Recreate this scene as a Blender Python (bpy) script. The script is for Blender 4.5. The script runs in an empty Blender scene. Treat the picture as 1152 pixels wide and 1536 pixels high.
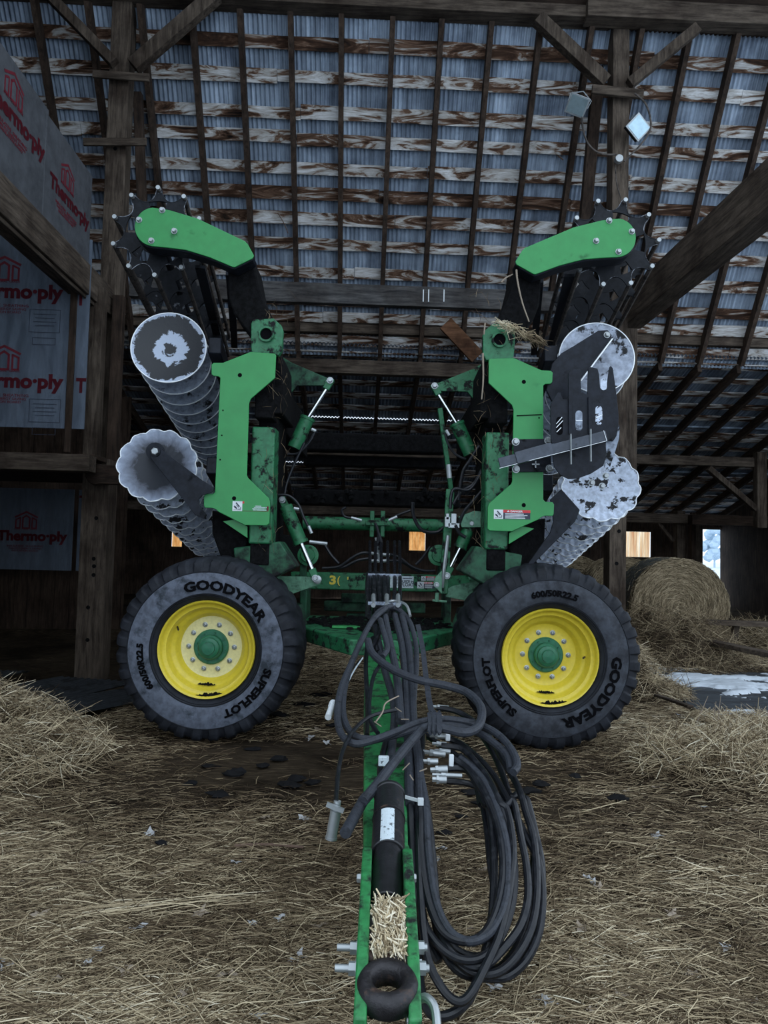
import bpy, bmesh, math, random
import numpy as np
from mathutils import Vector, Matrix, noise
from math import radians as R, sin, cos, pi
random.seed(7); RNG = np.random.default_rng(7)
C = bpy.context.scene.collection

# ------------------------------------------------------------ camera
F, CX, CY = 1065.0, 576.0, 768.0
CAMZ = 1.26
PITCH, ROLL, PHI = R(2.8), R(1.35), R(2.0)
def ray(px, py):
    a, b = px - CX, py - CY
    dx = a * cos(ROLL) + b * sin(ROLL)
    dy = -a * sin(ROLL) + b * cos(ROLL)
    return Vector((dx, F * cos(PITCH) + dy * sin(PITCH), F * sin(PITCH) - dy * cos(PITCH)))
def P(px, py, Y):
    d = ray(px, py); t = Y / d.y
    return Vector((d.x * t, Y, CAMZ + d.z * t))
def G(px, py, z=0.0):
    d = ray(px, py); t = (z - CAMZ) / d.z
    return Vector((d.x * t, d.y * t, z))
def B(x, y, z):                       # barn coordinates (the barn stands two degrees askew) -> world
    return Vector((x * cos(PHI) - y * sin(PHI), x * sin(PHI) + y * cos(PHI), z))
def invB(v):
    return Vector((v.x * cos(PHI) + v.y * sin(PHI), -v.x * sin(PHI) + v.y * cos(PHI), v.z))
def PB(px, py, yb):                   # pixel -> barn coordinates at barn depth yb
    d = ray(px, py); db = Vector((d.x * cos(PHI) + d.y * sin(PHI), -d.x * sin(PHI) + d.y * cos(PHI), d.z))
    t = yb / db.y
    return Vector((db.x * t, yb, CAMZ + db.z * t))
cam_d = bpy.data.cameras.new('camera'); cam = bpy.data.objects.new('camera', cam_d); C.objects.link(cam)
fwd = Vector((0, cos(PITCH), sin(PITCH))); up0 = Vector((0, -sin(PITCH), cos(PITCH))); rt0 = Vector((1, 0, 0))
rt = rt0 * cos(ROLL) + up0 * sin(ROLL); up = up0 * cos(ROLL) - rt0 * sin(ROLL)
mw = Matrix((rt, up, -fwd)).transposed().to_4x4(); mw.translation = Vector((0, 0, CAMZ))
cam.matrix_world = mw
cam_d.sensor_fit = 'VERTICAL'; cam_d.sensor_height = 36; cam_d.lens = F / 1536 * 36
cam_d.clip_start = 0.05; cam_d.clip_end = 500
bpy.context.scene.camera = cam

# ------------------------------------------------------------ materials
def nt(name):
    m = bpy.data.materials.new(name); m.use_nodes = True
    n = m.node_tree; b = n.nodes['Principled BSDF']
    return m, n, b
def ramp(n, src, stops):
    r = n.nodes.new('ShaderNodeValToRGB'); e = r.color_ramp.elements
    while len(e) < len(stops): e.new(0.5)
    for el, (p, c) in zip(e, stops):
        el.position = p; el.color = (*c, 1) if len(c) == 3 else c
    n.links.new(src, r.inputs['Fac']); return r.outputs['Color']
def coords(n, scale=(1, 1, 1), rnd=True):
    tc = n.nodes.new('ShaderNodeTexCoord'); mp = n.nodes.new('ShaderNodeMapping')
    mp.inputs['Scale'].default_value = scale
    n.links.new(tc.outputs['Object'], mp.inputs['Vector'])
    if rnd:
        oi = n.nodes.new('ShaderNodeObjectInfo'); ml = n.nodes.new('ShaderNodeMath'); ml.operation = 'MULTIPLY'
        ml.inputs[1].default_value = 37.0; n.links.new(oi.outputs['Random'], ml.inputs[0])
        cb = n.nodes.new('ShaderNodeCombineXYZ'); 
        for i in range(3): n.links.new(ml.outputs[0], cb.inputs[i])
        n.links.new(cb.outputs[0], mp.inputs['Location'])
    return mp.outputs['Vector']
def noi(n, vec, scale, detail=6, rough=0.6, dist=0.0):
    t = n.nodes.new('ShaderNodeTexNoise'); t.inputs['Scale'].default_value = scale
    t.inputs['Detail'].default_value = detail; t.inputs['Roughness'].default_value = rough
    t.inputs['Distortion'].default_value = dist
    n.links.new(vec, t.inputs['Vector']); return t.outputs['Fac']
def mix(n, fac, a, b, mode='MIX'):
    m = n.nodes.new('ShaderNodeMix'); m.data_type = 'RGBA'; m.blend_type = mode
    for i, v in ((0, fac), (6, a), (7, b)):
        if isinstance(v, (int, float)): m.inputs[i].default_value = v
        elif isinstance(v, tuple): m.inputs[i].default_value = (*v, 1)
        else: n.links.new(v, m.inputs[i])
    return m.outputs[2]
def bump(n, b, h, strength=0.3, dist=0.01):
    u = n.nodes.new('ShaderNodeBump'); u.inputs['Strength'].default_value = strength
    u.inputs['Distance'].default_value = dist
    n.links.new(h, u.inputs['Height']); n.links.new(u.outputs[0], b.inputs['Normal'])
def paint(name, col, dirt=(0.01, 0.011, 0.012), lo=0.55, hi=0.65, scale=6, rough=0.45, metal=0.0, bmp=0.2, var=0.15, det=8, vscale=(1, 1, 1), spec=0.5):
    m, n, b = nt(name); v = coords(n, vscale)
    f = noi(n, v, scale, det, 0.65)
    mask = ramp(n, f, [(lo, (0, 0, 0)), (hi, (1, 1, 1))])
    c2 = tuple(max(0, x * (1 - var)) for x in col); c3 = tuple(min(1, x * (1 + var)) for x in col)
    base = ramp(n, noi(n, v, scale * 2.7, 4), [(0.35, c2), (0.65, c3)])
    n.links.new(mix(n, mask, base, dirt), b.inputs['Base Color'])
    rr = ramp(n, f, [(lo, (rough,) * 3), (hi, (0.9,) * 3)])
    n.links.new(rr, b.inputs['Roughness'])
    if metal:
        mm = ramp(n, f, [(lo, (metal,) * 3), (hi, (0, 0, 0))]); n.links.new(mm, b.inputs['Metallic'])
    b.inputs['Specular IOR Level'].default_value = spec
    if bmp: bump(n, b, noi(n, v, scale * 6, 5), bmp, 0.004)
    return m
def plain(name, col, rough=0.6, metal=0.0, spec=0.5):
    m, n, b = nt(name)
    v = coords(n)
    c = ramp(n, noi(n, v, 20, 3), [(0.3, tuple(x * 0.85 for x in col)), (0.7, tuple(min(1, x * 1.1) for x in col))])
    n.links.new(c, b.inputs['Base Color'])
    b.inputs['Roughness'].default_value = rough; b.inputs['Metallic'].default_value = metal
    b.inputs['Specular IOR Level'].default_value = spec
    return m
def wood(name, axis, dark, light, contrast=(0.35, 0.7), rough=0.85):
    sc = [9, 9, 9]; sc[axis] = 0.9
    m, n, b = nt(name); v = coords(n, tuple(sc))
    g = noi(n, v, 3.0, 8, 0.7, 0.4)
    c = ramp(n, g, [(contrast[0], dark), (contrast[1], light)])
    v2 = coords(n, (1, 1, 1)); st = ramp(n, noi(n, v2, 2.2, 5), [(0.42, (1, 1, 1)), (0.7, (0.35, 0.3, 0.27))])
    n.links.new(mix(n, 1.0, c, st, 'MULTIPLY'), b.inputs['Base Color'])
    b.inputs['Roughness'].default_value = rough; b.inputs['Specular IOR Level'].default_value = 0.25
    bump(n, b, g, 0.5, 0.01)
    return m
GREY_D, GREY_L = (0.035, 0.025, 0.018), (0.16, 0.125, 0.095)
MAT = {}
for ax, nm in enumerate('xyz'):
    MAT['wood' + nm] = wood('weathered_wood_' + nm, ax, GREY_D, GREY_L)
    MAT['dark' + nm] = wood('dark_wood_' + nm, ax, (0.02, 0.013, 0.009), (0.085, 0.055, 0.038))
MAT['grey_x'] = wood('grey_plank', 0, (0.03, 0.03, 0.032), (0.13, 0.125, 0.12))
MAT['brown_x'] = wood('brown_plank', 0, (0.10, 0.045, 0.02), (0.26, 0.13, 0.07))
# roof boards: brown with pale weathered streaks
def roofboard(name, amt=0.0, k=1.0):
    m, n, b = nt(name); v = coords(n, (1.1, 5.5, 5.5))
    f = noi(n, v, 1.5, 9, 0.62, 1.3)
    c = ramp(n, f, [(0.32, (0.008, 0.006, 0.005)), (0.40 + amt, (0.07, 0.035, 0.02)), (0.47 + amt, (0.20, 0.12, 0.08)), (0.51 + amt, (0.50 * k, 0.48 * k, 0.45 * k)), (0.62 + amt, (0.82 * k, 0.83 * k, 0.84 * k))])
    g = ramp(n, noi(n, coords(n, (4, 60, 60)), 2.0, 5), [(0.3, (0.55, 0.5, 0.45)), (0.7, (1, 1, 1))])
    n.links.new(mix(n, 1.0, c, g, 'MULTIPLY'), b.inputs['Base Color'])
    b.inputs['Roughness'].default_value = 0.85; b.inputs['Specular IOR Level'].default_value = 0.2
    bump(n, b, f, 0.5, 0.01)
    return m
MAT['board'] = roofboard('peeling_roof_board')
MAT['board_dark'] = roofboard('stained_roof_board', 0.07, 0.8)
def tin(name):
    m, n, b = nt(name); v = coords(n, (7, 0.5, 0.5), False)
    a = noi(n, v, 1.0, 6, 0.7)
    c = ramp(n, a, [(0.3, (0.12, 0.15, 0.19)), (0.55, (0.34, 0.41, 0.50)), (0.7, (0.55, 0.64, 0.75))])
    d = ramp(n, noi(n, coords(n, (1.3, 1.3, 1.3), False), 1.5, 6), [(0.4, (1, 1, 1)), (0.68, (0.38, 0.40, 0.44))])
    n.links.new(mix(n, 1.0, c, d, 'MULTIPLY'), b.inputs['Base Color'])
    b.inputs['Roughness'].default_value = 0.55; b.inputs['Metallic'].default_value = 0.15
    return m
MAT['tin'] = tin('galvanised_tin')
BLK = (0.003, 0.0035, 0.004)
GRN = (0.012, 0.235, 0.045)
MAT['green'] = paint('green_enamel', (0.028, 0.275, 0.070), (0.02, 0.13, 0.05), 0.66, 0.8, 3, 0.42, bmp=0.05, var=0.06)
MAT['green_soot'] = paint('green_enamel_muddy_end', (0.028, 0.275, 0.070), BLK, 0.62, 0.78, 5, 0.45, bmp=0.05, var=0.06)
MAT['green_mud'] = paint('green_enamel_spattered', (0.02, 0.155, 0.062), BLK, 0.52, 0.60, 12, 0.5, bmp=0.15, var=0.2)
MAT['green_dark'] = paint('green_enamel_grimy', (0.008, 0.075, 0.032), BLK, 0.45, 0.62, 7, 0.6, bmp=0.3, var=0.3)
MAT['green_pale'] = paint('green_enamel_dusty', (0.10, 0.24, 0.15), (0.02, 0.04, 0.03), 0.55, 0.65, 14, 0.6, bmp=0.15, var=0.25)
MAT['tongue'] = paint('tongue_enamel_scuffed', (0.026, 0.20, 0.06), BLK, 0.50, 0.62, 16, 0.45, bmp=0.25, var=0.25)
MAT['mud'] = paint('dried_black_mud', (0.005, 0.005, 0.0055), (0.014, 0.013, 0.012), 0.6, 0.75, 12, 0.95, bmp=1.0, var=0.6, spec=0.15)
MAT['steel_dark'] = paint('dark_blued_steel', (0.012, 0.0145, 0.021), BLK, 0.6, 0.7, 8, 0.5, metal=0.0, bmp=0.15, var=0.3, spec=0.2)
MAT['star'] = paint('black_basket_steel', (0.013, 0.0145, 0.018), (0.16, 0.17, 0.19), 0.66, 0.70, 9, 0.6, metal=0.0, bmp=0.3, var=0.3, spec=0.2)
MAT['blade_mid'] = paint('half_worn_disc_steel', (0.33, 0.37, 0.45), (0.02, 0.02, 0.022), 0.55, 0.60, 9, 0.45, metal=0.1, bmp=0.2, var=0.3)
MAT['star_edge'] = paint('worn_basket_edge', (0.34, 0.36, 0.40), (0.02, 0.022, 0.027), 0.40, 0.50, 10, 0.5, bmp=0.1)
MAT['bar_rust'] = paint('rusty_round_bar', (0.085, 0.07, 0.06), BLK, 0.5, 0.7, 10, 0.75, bmp=0.4, var=0.4)
MAT['bolt'] = plain('zinc_bolt', (0.42, 0.45, 0.46), 0.38, 0.6)
MAT['chrome'] = plain('chrome_rod', (0.75, 0.78, 0.8), 0.15, 1.0)
MAT['blade'] = paint('scoured_disc_steel', (0.50, 0.56, 0.67), (0.02, 0.02, 0.022), 0.555, 0.58, 12, 0.38, metal=0.15, bmp=0.2, var=0.22)
MAT['blade_dark'] = paint('dull_disc_steel', (0.25, 0.29, 0.36), BLK, 0.54, 0.62, 10, 0.5, metal=0.2, bmp=0.3, var=0.3)
MAT['bar_steel'] = paint('square_bar_steel', (0.055, 0.065, 0.085), BLK, 0.62, 0.7, 8, 0.35, metal=0.2, bmp=0.1, var=0.2)
MAT['edge'] = plain('polished_disc_edge', (0.88, 0.92, 0.98), 0.35, 0.2)
MAT['hose'] = paint('black_rubber_hose', (0.008, 0.009, 0.012), (0.018, 0.02, 0.026), 0.5, 0.75, 25, 0.33, bmp=0.1, var=0.2, spec=0.4)
MAT['sleeve'] = paint('grey_woven_hose_sleeve', (0.026, 0.030, 0.040), (0.010, 0.012, 0.015), 0.55, 0.7, 30, 0.6, bmp=0.4, var=0.25)
MAT['white'] = plain('white_plastic', (0.72, 0.76, 0.78), 0.5)
MAT['label'] = paint('grubby_label', (0.62, 0.70, 0.74), (0.12, 0.14, 0.15), 0.58, 0.62, 60, 0.5, bmp=0, var=0.06)
MAT['red'] = plain('red_print', (0.65, 0.03, 0.04), 0.5)
MAT['redthermo'] = plain('dark_red_print', (0.15, 0.006, 0.018), 0.7)
MAT['ink'] = plain('dark_ink', (0.03, 0.035, 0.06), 0.6)
MAT['yellow'] = paint('yellow_wheel_enamel', (0.74, 0.58, 0.045), (0.12, 0.09, 0.01), 0.70, 0.8, 18, 0.35, bmp=0.03, var=0.06)
MAT['cream'] = paint('dusty_yellow_disc', (0.80, 0.72, 0.34), (0.25, 0.18, 0.03), 0.64, 0.72, 22, 0.55, bmp=0.05, var=0.08)
MAT['hubgreen'] = paint('green_hub_enamel', (0.018, 0.14, 0.07), (0.02, 0.06, 0.03), 0.6, 0.8, 14, 0.45, bmp=0.1, var=0.2)
MAT['foil'] = paint('foil_faced_sheathing', (0.18, 0.22, 0.28), (0.08, 0.10, 0.13), 0.45, 0.7, 2.0, 0.32, metal=0.55, bmp=0.15, var=0.15, vscale=(3, 3, 0.6))
MAT['foil_matte'] = paint('matte_grey_sheathing', (0.085, 0.09, 0.10), (0.045, 0.048, 0.055), 0.45, 0.7, 3.0, 0.6, metal=0.1, bmp=0.2, var=0.2)
MAT['jack'] = paint('black_jack_enamel', (0.014, 0.014, 0.016), (0.10, 0.07, 0.05), 0.62, 0.72, 14, 0.35, bmp=0.3, var=0.3)
MAT['rust'] = paint('worn_forged_steel', (0.025, 0.023, 0.025), (0.16, 0.085, 0.05), 0.5, 0.66, 12, 0.45, metal=0.4, bmp=0.6, var=0.4)
MAT['lens'] = plain('floodlight_glass', (0.42, 0.58, 0.66), 0.08, 0.6)
MAT['concrete'] = paint('dark_wet_concrete', (0.055, 0.065, 0.075), (0.025, 0.028, 0.033), 0.5, 0.6, 1.5, 0.5, bmp=0.2, var=0.3, vscale=(1, 3, 1))
MAT['snow'] = paint('old_snow', (0.62, 0.68, 0.74), (0.3, 0.3, 0.3), 0.66, 0.75, 8, 0.7, bmp=0.3, var=0.08)
MAT['leaf'] = plain('pale_dry_leaf', (0.42, 0.42, 0.42), 0.7)
MAT['leafb'] = plain('tan_dry_leaf', (0.30, 0.24, 0.18), 0.7)
MAT['stick'] = plain('brown_stick', (0.13, 0.08, 0.055), 0.8)

def strawmat(name, stops):
    m, n, b = nt(name)
    at = n.nodes.new('ShaderNodeAttribute'); at.attribute_name = 'tint'
    n.links.new(ramp(n, at.outputs['Fac'], stops), b.inputs['Base Color'])
    b.inputs['Roughness'].default_value = 0.65; b.inputs['Specular IOR Level'].default_value = 0.25
    return m
MAT['straw'] = strawmat('straw', [(0.0, (0.035, 0.022, 0.012)), (0.3, (0.14, 0.098, 0.056)), (0.55, (0.38, 0.295, 0.18)), (0.8, (0.70, 0.58, 0.38)), (1.0, (0.86, 0.78, 0.60))])
MAT['hay'] = strawmat('bale_hay', [(0.0, (0.045, 0.035, 0.018)), (0.4, (0.21, 0.16, 0.095)), (0.75, (0.50, 0.40, 0.26)), (1.0, (0.78, 0.67, 0.48))])
m, n, b = nt('trampled_straw_soil'); v = coords(n, (1, 1, 1), False)
f1 = noi(n, v, 1.1, 6, 0.6); f2 = noi(n, coords(n, (9, 45, 20), False), 1.0, 8, 0.7, 0.5)
c1 = ramp(n, f2, [(0.3, (0.018, 0.012, 0.008)), (0.55, (0.06, 0.044, 0.028)), (0.75, (0.17, 0.13, 0.08))])
c2 = ramp(n, f1, [(0.45, (1, 1, 1)), (0.62, (0.35, 0.33, 0.32))])
n.links.new(mix(n, 1.0, c1, c2, 'MULTIPLY'), b.inputs['Base Color']); b.inputs['Roughness'].default_value = 0.95
b.inputs['Specular IOR Level'].default_value = 0.1; bump(n, b, f2, 0.8, 0.02); MAT['soil'] = m
MAT['clod'] = plain('black_soil', (0.012, 0.012, 0.013), 0.9, 0, 0.1)

# ------------------------------------------------------------ mesh collector
class M:
    def __init__(s): s.v = []; s.f = []
    def add(s, vs, fs):
        o = len(s.v); s.v += [Vector(v) for v in vs]; s.f += [tuple(i + o for i in f) for f in fs]; return s
    def hexa(s, c8):
        return s.add(c8, [(0, 1, 2, 3), (7, 6, 5, 4), (0, 4, 5, 1), (1, 5, 6, 2), (2, 6, 7, 3), (3, 7, 4, 0)])
    def box(s, lo, hi, f=None):
        x0, y0, z0 = lo; x1, y1, z1 = hi
        c = [(x0, y0, z0), (x1, y0, z0), (x1, y1, z0), (x0, y1, z0), (x0, y0, z1), (x1, y0, z1), (x1, y1, z1), (x0, y1, z1)]
        return s.hexa([f(*p) if f else Vector(p) for p in c])
    def bar(s, p0, p1, w, h, up=Vector((0, 0, 1)), w1=None, h1=None):
        p0, p1 = Vector(p0), Vector(p1); d = (p1 - p0).normalized(); x = d.cross(up)
        if x.length < 1e-4: x = d.cross(Vector((0, 1, 0)))
        x.normalize(); z = x.cross(d); c = []
        for p, ww, hh in ((p0, w, h), (p1, w1 or w, h1 or h)):
            c += [p - x * ww / 2 - z * hh / 2, p + x * ww / 2 - z * hh / 2, p + x * ww / 2 + z * hh / 2, p - x * ww / 2 + z * hh / 2]
        return s.hexa(c)
    def prism(s, pts, dvec):
        n = len(pts); a = [Vector(p) for p in pts]; dvec = Vector(dvec)
        return s.add(a + [p + dvec for p in a], [tuple(range(n)), tuple(range(2 * n - 1, n - 1, -1))] + [(i, (i + 1) % n, n + (i + 1) % n, n + i) for i in range(n)])
    def tube(s, pts, r, n=10, caps=True, r1=None):
        pts = [Vector(p) for p in pts]; N = len(pts); rings = []; u = None
        for i, p in enumerate(pts):
            d = (pts[min(i + 1, N - 1)] - pts[max(i - 1, 0)]).normalized()
            if u is None: u = d.orthogonal().normalized()
            else:
                u = u - d * u.dot(d); u.normalize()
            w = d.cross(u); rr = r[i] if isinstance(r, (list, tuple)) else (r if r1 is None else r + (r1 - r) * i / max(1, N - 1))
            rings.append([p + (u * cos(2 * pi * k / n) + w * sin(2 * pi * k / n)) * rr for k in range(n)])
        vs = [q for g in rings for q in g]; fs = []
        for i in range(N - 1):
            for k in range(n): fs.append((i * n + k, i * n + (k + 1) % n, (i + 1) * n + (k + 1) % n, (i + 1) * n + k))
        if caps: fs += [tuple(range(n - 1, -1, -1)), tuple((N - 1) * n + k for k in range(n))]
        return s.add(vs, fs)
    def lathe(s, prof, c, axis, n=32, closed=False):
        c = Vector(c); a = Vector(axis).normalized(); u = a.orthogonal().normalized(); w = a.cross(u); N = len(prof)
        vs = [c + a * t + (u * cos(2 * pi * k / n) + w * sin(2 * pi * k / n)) * max(r, 1e-5) for r, t in prof for k in range(n)]
        fs = [(i * n + k, i * n + (k + 1) % n, (i + 1) * n + (k + 1) % n, (i + 1) * n + k) for i in range(N - 1) for k in range(n)]
        if closed: fs += [((N - 1) * n + k, (N - 1) * n + (k + 1) % n, (k + 1) % n, k) for k in range(n)]
        return s.add(vs, fs)
    def ball(s, c, r, n=10):
        return s.lathe([(r * sin(pi * i / 6), -r * cos(pi * i / 6)) for i in range(7)], c, (0, 0, 1), n)
    def ribbon(s, pts, w, nrm, t=0.004):
        pts = [Vector(p) for p in pts]
        for a, b in zip(pts, pts[1:]): s.bar(a, b, w, t, Vector(nrm))
        return s
WPOS = {}
def finish(me, name, mat, parent, origin, props, bevel, mats=None):
    o = bpy.data.objects.new(name, me); C.objects.link(o)
    if mats:
        for q in mats: me.materials.append(q)
    elif mat: me.materials.append(mat)
    pw = Vector((0, 0, 0))
    if parent: o.parent = parent; pw = WPOS[parent.name]
    o.location = origin - pw; WPOS[o.name] = origin.copy()
    for k, v in (props or {}).items():
        if v: o[k] = v
    if bevel:
        b = o.modifiers.new('bevel', 'BEVEL'); b.width = bevel; b.segments = 2; b.limit_method = 'ANGLE'; b.angle_limit = R(40)
    return o
def build(mb, name, mat, parent=None, bevel=0, sharp=35, recalc=True, base=True, mats=None, fmat=None, **props):
    vs = mb.v; xs = [v.x for v in vs]; ys = [v.y for v in vs]; zs = [v.z for v in vs]
    og = Vector(((min(xs) + max(xs)) / 2, (min(ys) + max(ys)) / 2, min(zs)))
    me = bpy.data.meshes.new(name); me.from_pydata([v - og for v in vs], [], mb.f)
    if recalc:
        bm = bmesh.new(); bm.from_mesh(me); bmesh.ops.recalc_face_normals(bm, faces=bm.faces); bm.to_mesh(me); bm.free()
    me.polygons.foreach_set('use_smooth', [True] * len(me.polygons))
    try: me.set_sharp_from_angle(angle=R(sharp))
    except Exception: pass
    if fmat: me.polygons.foreach_set('material_index', fmat)
    me.update()
    return finish(me, name, MAT[mat] if mat else None, parent, og, props, bevel, [MAT[q] for q in mats] if mats else None)
def empty(name, loc, parent=None, **props):
    o = bpy.data.objects.new(name, None); C.objects.link(o); o.empty_display_size = 0.2
    loc = Vector(loc); o.parent = parent
    o.location = loc - (WPOS[parent.name] if parent else Vector((0, 0, 0))); WPOS[o.name] = loc
    for k, v in props.items():
        if v: o[k] = v
    return o
def spline(pts, k=6):
    pts = [Vector(p) for p in pts]; out = []; n = len(pts)
    for i in range(n - 1):
        a, b, c, d = pts[max(i - 1, 0)], pts[i], pts[i + 1], pts[min(i + 2, n - 1)]
        for j in range(k):
            t = j / k
            out.append(0.5 * ((2 * b) + (c - a) * t + (2 * a - 5 * b + 4 * c - d) * t * t + (3 * b - a - 3 * c + d) * t ** 3))
    out.append(pts[-1]); return out
_tc = {}
def textgeo(txt, size, bold=0.0, extrude=0.002, align='CENTER', res=3, sx=1.0):
    key = (txt, size, bold, extrude, align, sx)
    if key in _tc: return _tc[key]
    cu = bpy.data.curves.new('t', 'FONT'); cu.body = txt; cu.size = size; cu.offset = bold; cu.extrude = extrude
    cu.align_x = align; cu.resolution_u = res
    ob = bpy.data.objects.new('t', cu); C.objects.link(ob)
    dg = bpy.context.evaluated_depsgraph_get(); dg.update()
    me = bpy.data.meshes.new_from_object(ob.evaluated_get(dg))
    r = ([(v.co.x * sx, v.co.y, v.co.z) for v in me.vertices], [tuple(p.vertices) for p in me.polygons])
    bpy.data.objects.remove(ob); bpy.data.curves.remove(cu); bpy.data.meshes.remove(me)
    _tc[key] = r; return r
def text_on(mb, txt, size, o, xd, yd, nd, **k):
    vs, fs = textgeo(txt, size, **k); o, xd, yd, nd = Vector(o), Vector(xd), Vector(yd), Vector(nd)
    mb.add([o + xd * a + yd * b_ + nd * c for a, b_, c in vs], fs); return mb
WORLD = 1.0
# ============================================================ THE BARN
def bw(mb):                      # barn coordinates -> world for a collector
    mb.v = [B(*v) for v in mb.v]; return mb
TRIM = [0]
def trim(mb, mat, **k):
    TRIM[0] += 1
    return build(bw(mb), 'trim_%d' % TRIM[0], mat, kind='structure', **k)
KS = 1.62; Y0, Z0 = 8.3, 7.55; Y1 = 10.4; Z1 = Z0 - KS * (Y1 - Y0)
KL = 0.30; Y2 = 17.0; Z2 = Z1 - KL * (Y2 - Y1)
def hit(px, py, plane):          # pixel -> barn coordinates on a roof plane
    d = ray(px, py); db = Vector((d.x * cos(PHI) + d.y * sin(PHI), -d.x * sin(PHI) + d.y * cos(PHI), d.z))
    k, y, z = plane
    t = (z + k * y - CAMZ) / (db.z + k * db.y)
    return Vector((db.x * t, db.y * t, CAMZ + db.z * t))
STEEP = (KS, Y0, Z0); LEAN = (KL, Y1, Z1)
sdir = Vector((0, 1, -KS)).normalized(); sn = Vector((0, KS, 1)).normalized()     # outward normal of steep slope
ldir = Vector((0, 1, -KL)).normalized(); ln = Vector((0, KL, 1)).normalized()
XL, XR = -8.0, 9.0
# corrugated tin
def corrug(p0, p1, nrm, pitch=0.058, amp=0.013, x0=XL, x1=XR, over=0.0):
    mb = M(); nx = int((x1 - x0) / pitch * 6); a = []; b = []
    for i in range(nx + 1):
        x = x0 + (x1 - x0) * i / nx; h = amp * cos(2 * pi * x / pitch)
        a.append(Vector((x, p0[0], p0[1])) + nrm * h); b.append(Vector((x, p1[0], p1[1])) + nrm * h)
    mb.v = a + b; n = nx + 1
    mb.f = [(i, i + 1, n + i + 1, n + i) for i in range(nx)]
    return mb
OFF = 0.055
def pt(y, z, n): return (y + n.y * OFF, z + n.z * OFF)
build(bw(corrug(pt(Y0 - 0.35, Z0 + 0.35 * KS, sn), pt(Y1 + 0.05, Z1 - .05 * KS, sn), sn)), 'ceiling', 'tin', recalc=False, sharp=180, kind='structure')
# lean-to tin in strips, leaving two lit seams between the sheets
def leany(py): return hit(560, py, LEAN).y
s1, s2 = leany(632), leany(700)
for a, b in ((Y1 - 0.1, s1 - 0.02), (s1 + 0.0, s2 - 0.015), (s2 + 0.0, Y2 + 0.3)):
    build(bw(corrug(pt(a, Z1 - KL * (a - Y1), ln), pt(b, Z1 - KL * (b - Y1), ln), ln)), 'ceiling', 'tin', recalc=False, sharp=180, kind='structure')
mb = M()
for x0, x1 in ((XL, -1.6), (1.75, XR)):
    for s in (s1, s2):
        z = Z1 - KL * (s - Y1) + 0.045; mb.box((x0, s - 0.09, z), (x1, s + 0.09, z + 0.03))
build(bw(mb), 'ceiling', 'tin', kind='structure')
# upper, flatter slope, ended short of the viewer to let more daylight in
mb = M()
mb.box((XL, Y0 - 0.1, Z0 + 0.10), (XR, Y0 + .1, Z0 + 0.16))
for ya, za, yb, zb in ((Y0, Z0 + .12, 4.6, 9.4),):
    mb.add([(XL, ya, za), (XR, ya, za), (XR, yb, zb), (XL, yb, zb), (XL, ya, za + .05), (XR, ya, za + .05), (XR, yb, zb + .05), (XL, yb, zb + .05)],
           [(0, 1, 2, 3), (7, 6, 5, 4), (0, 4, 5, 1), (1, 5, 6, 2), (2, 6, 7, 3), (3, 7, 4, 0)])
build(bw(mb), 'ceiling', 'darkx', kind='structure')
mb = M()
mb.box((XL, 1.2, 9.2), (-2.4, 4.7, 9.3)); build(bw(mb), 'ceiling', 'darkx', kind='structure')  # unseen roof patch added to keep skylight out of the left bay
build(bw(M().box((-7.6, 1.2, -.3), (-3.35, 1.25, 9.2))), 'added_shade_wall_left', 'darkz', kind='structure')  # unseen wall, added to lessen the light in the left bay
# spaced roof boards on the steep slope (positions read off the photo)
rows = [70, 121, 174, 212, 257, 296, 331, 371, 411, 452, 478, 514]
def slab(mb, x0, x1, c, wdt, th, dr, nr, jit=0.0):
    """board lying on a slope: centre line at c(y,z), width along dr, thickness along nr"""
    n = max(1, int((x1 - x0) / 0.5)); a = []
    for i in range(n + 1):
        x = x0 + (x1 - x0) * i / n; o1 = random.uniform(-jit, jit); o2 = random.uniform(-jit, jit)
        p = Vector((x, c[0], c[1]))
        a.append([p - dr * (wdt / 2 + o1), p + dr * (wdt / 2 + o2), p + dr * (wdt / 2 + o2) + nr * th, p - dr * (wdt / 2 + o1) + nr * th])
    o = len(mb.v); mb.v += [q for g in a for q in g]
    for i in range(n):
        for k in range(4): mb.f.append((o + i * 4 + k, o + i * 4 + (k + 1) % 4, o + (i + 1) * 4 + (k + 1) % 4, o + (i + 1) * 4 + k))
    mb.f += [(o + 3, o + 2, o + 1, o), tuple(o + n * 4 + k for k in range(4))]
_o = ['first', 'second', 'third', 'fourth', 'fifth', 'sixth', 'seventh', 'eighth', 'ninth', 'tenth', 'eleventh', 'twelfth', 'thirteenth', 'fourteenth', 'fifteenth', 'sixteenth', 'seventeenth', 'eighteenth', 'nineteenth']
ORD = _o + ['twentieth'] + ['twenty-' + w for w in _o[:9]] + ['thirtieth'] + ['thirty-' + w for w in _o[:9]]
for i, py in enumerate(rows):
    h = hit(560, py, STEEP); mb = M(); x = XL
    while x < XR:                               # butt-jointed lengths in one course
        x2 = min(XR, x + random.uniform(2.4, 4.9))
        dz = random.uniform(-0.012, 0.012)
        slab(mb, x, x2 - 0.006, (h.y + dz, h.z - dz), random.uniform(0.135, 0.165), 0.022, sdir, sn, 0.006); x = x2
    build(bw(mb), 'roof_board', 'board_dark' if i in (0, 5, 9) else 'board', kind='structure',
          label='peeling spaced roof board on the steep slope, %s course from the top' % ORD[i])
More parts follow.
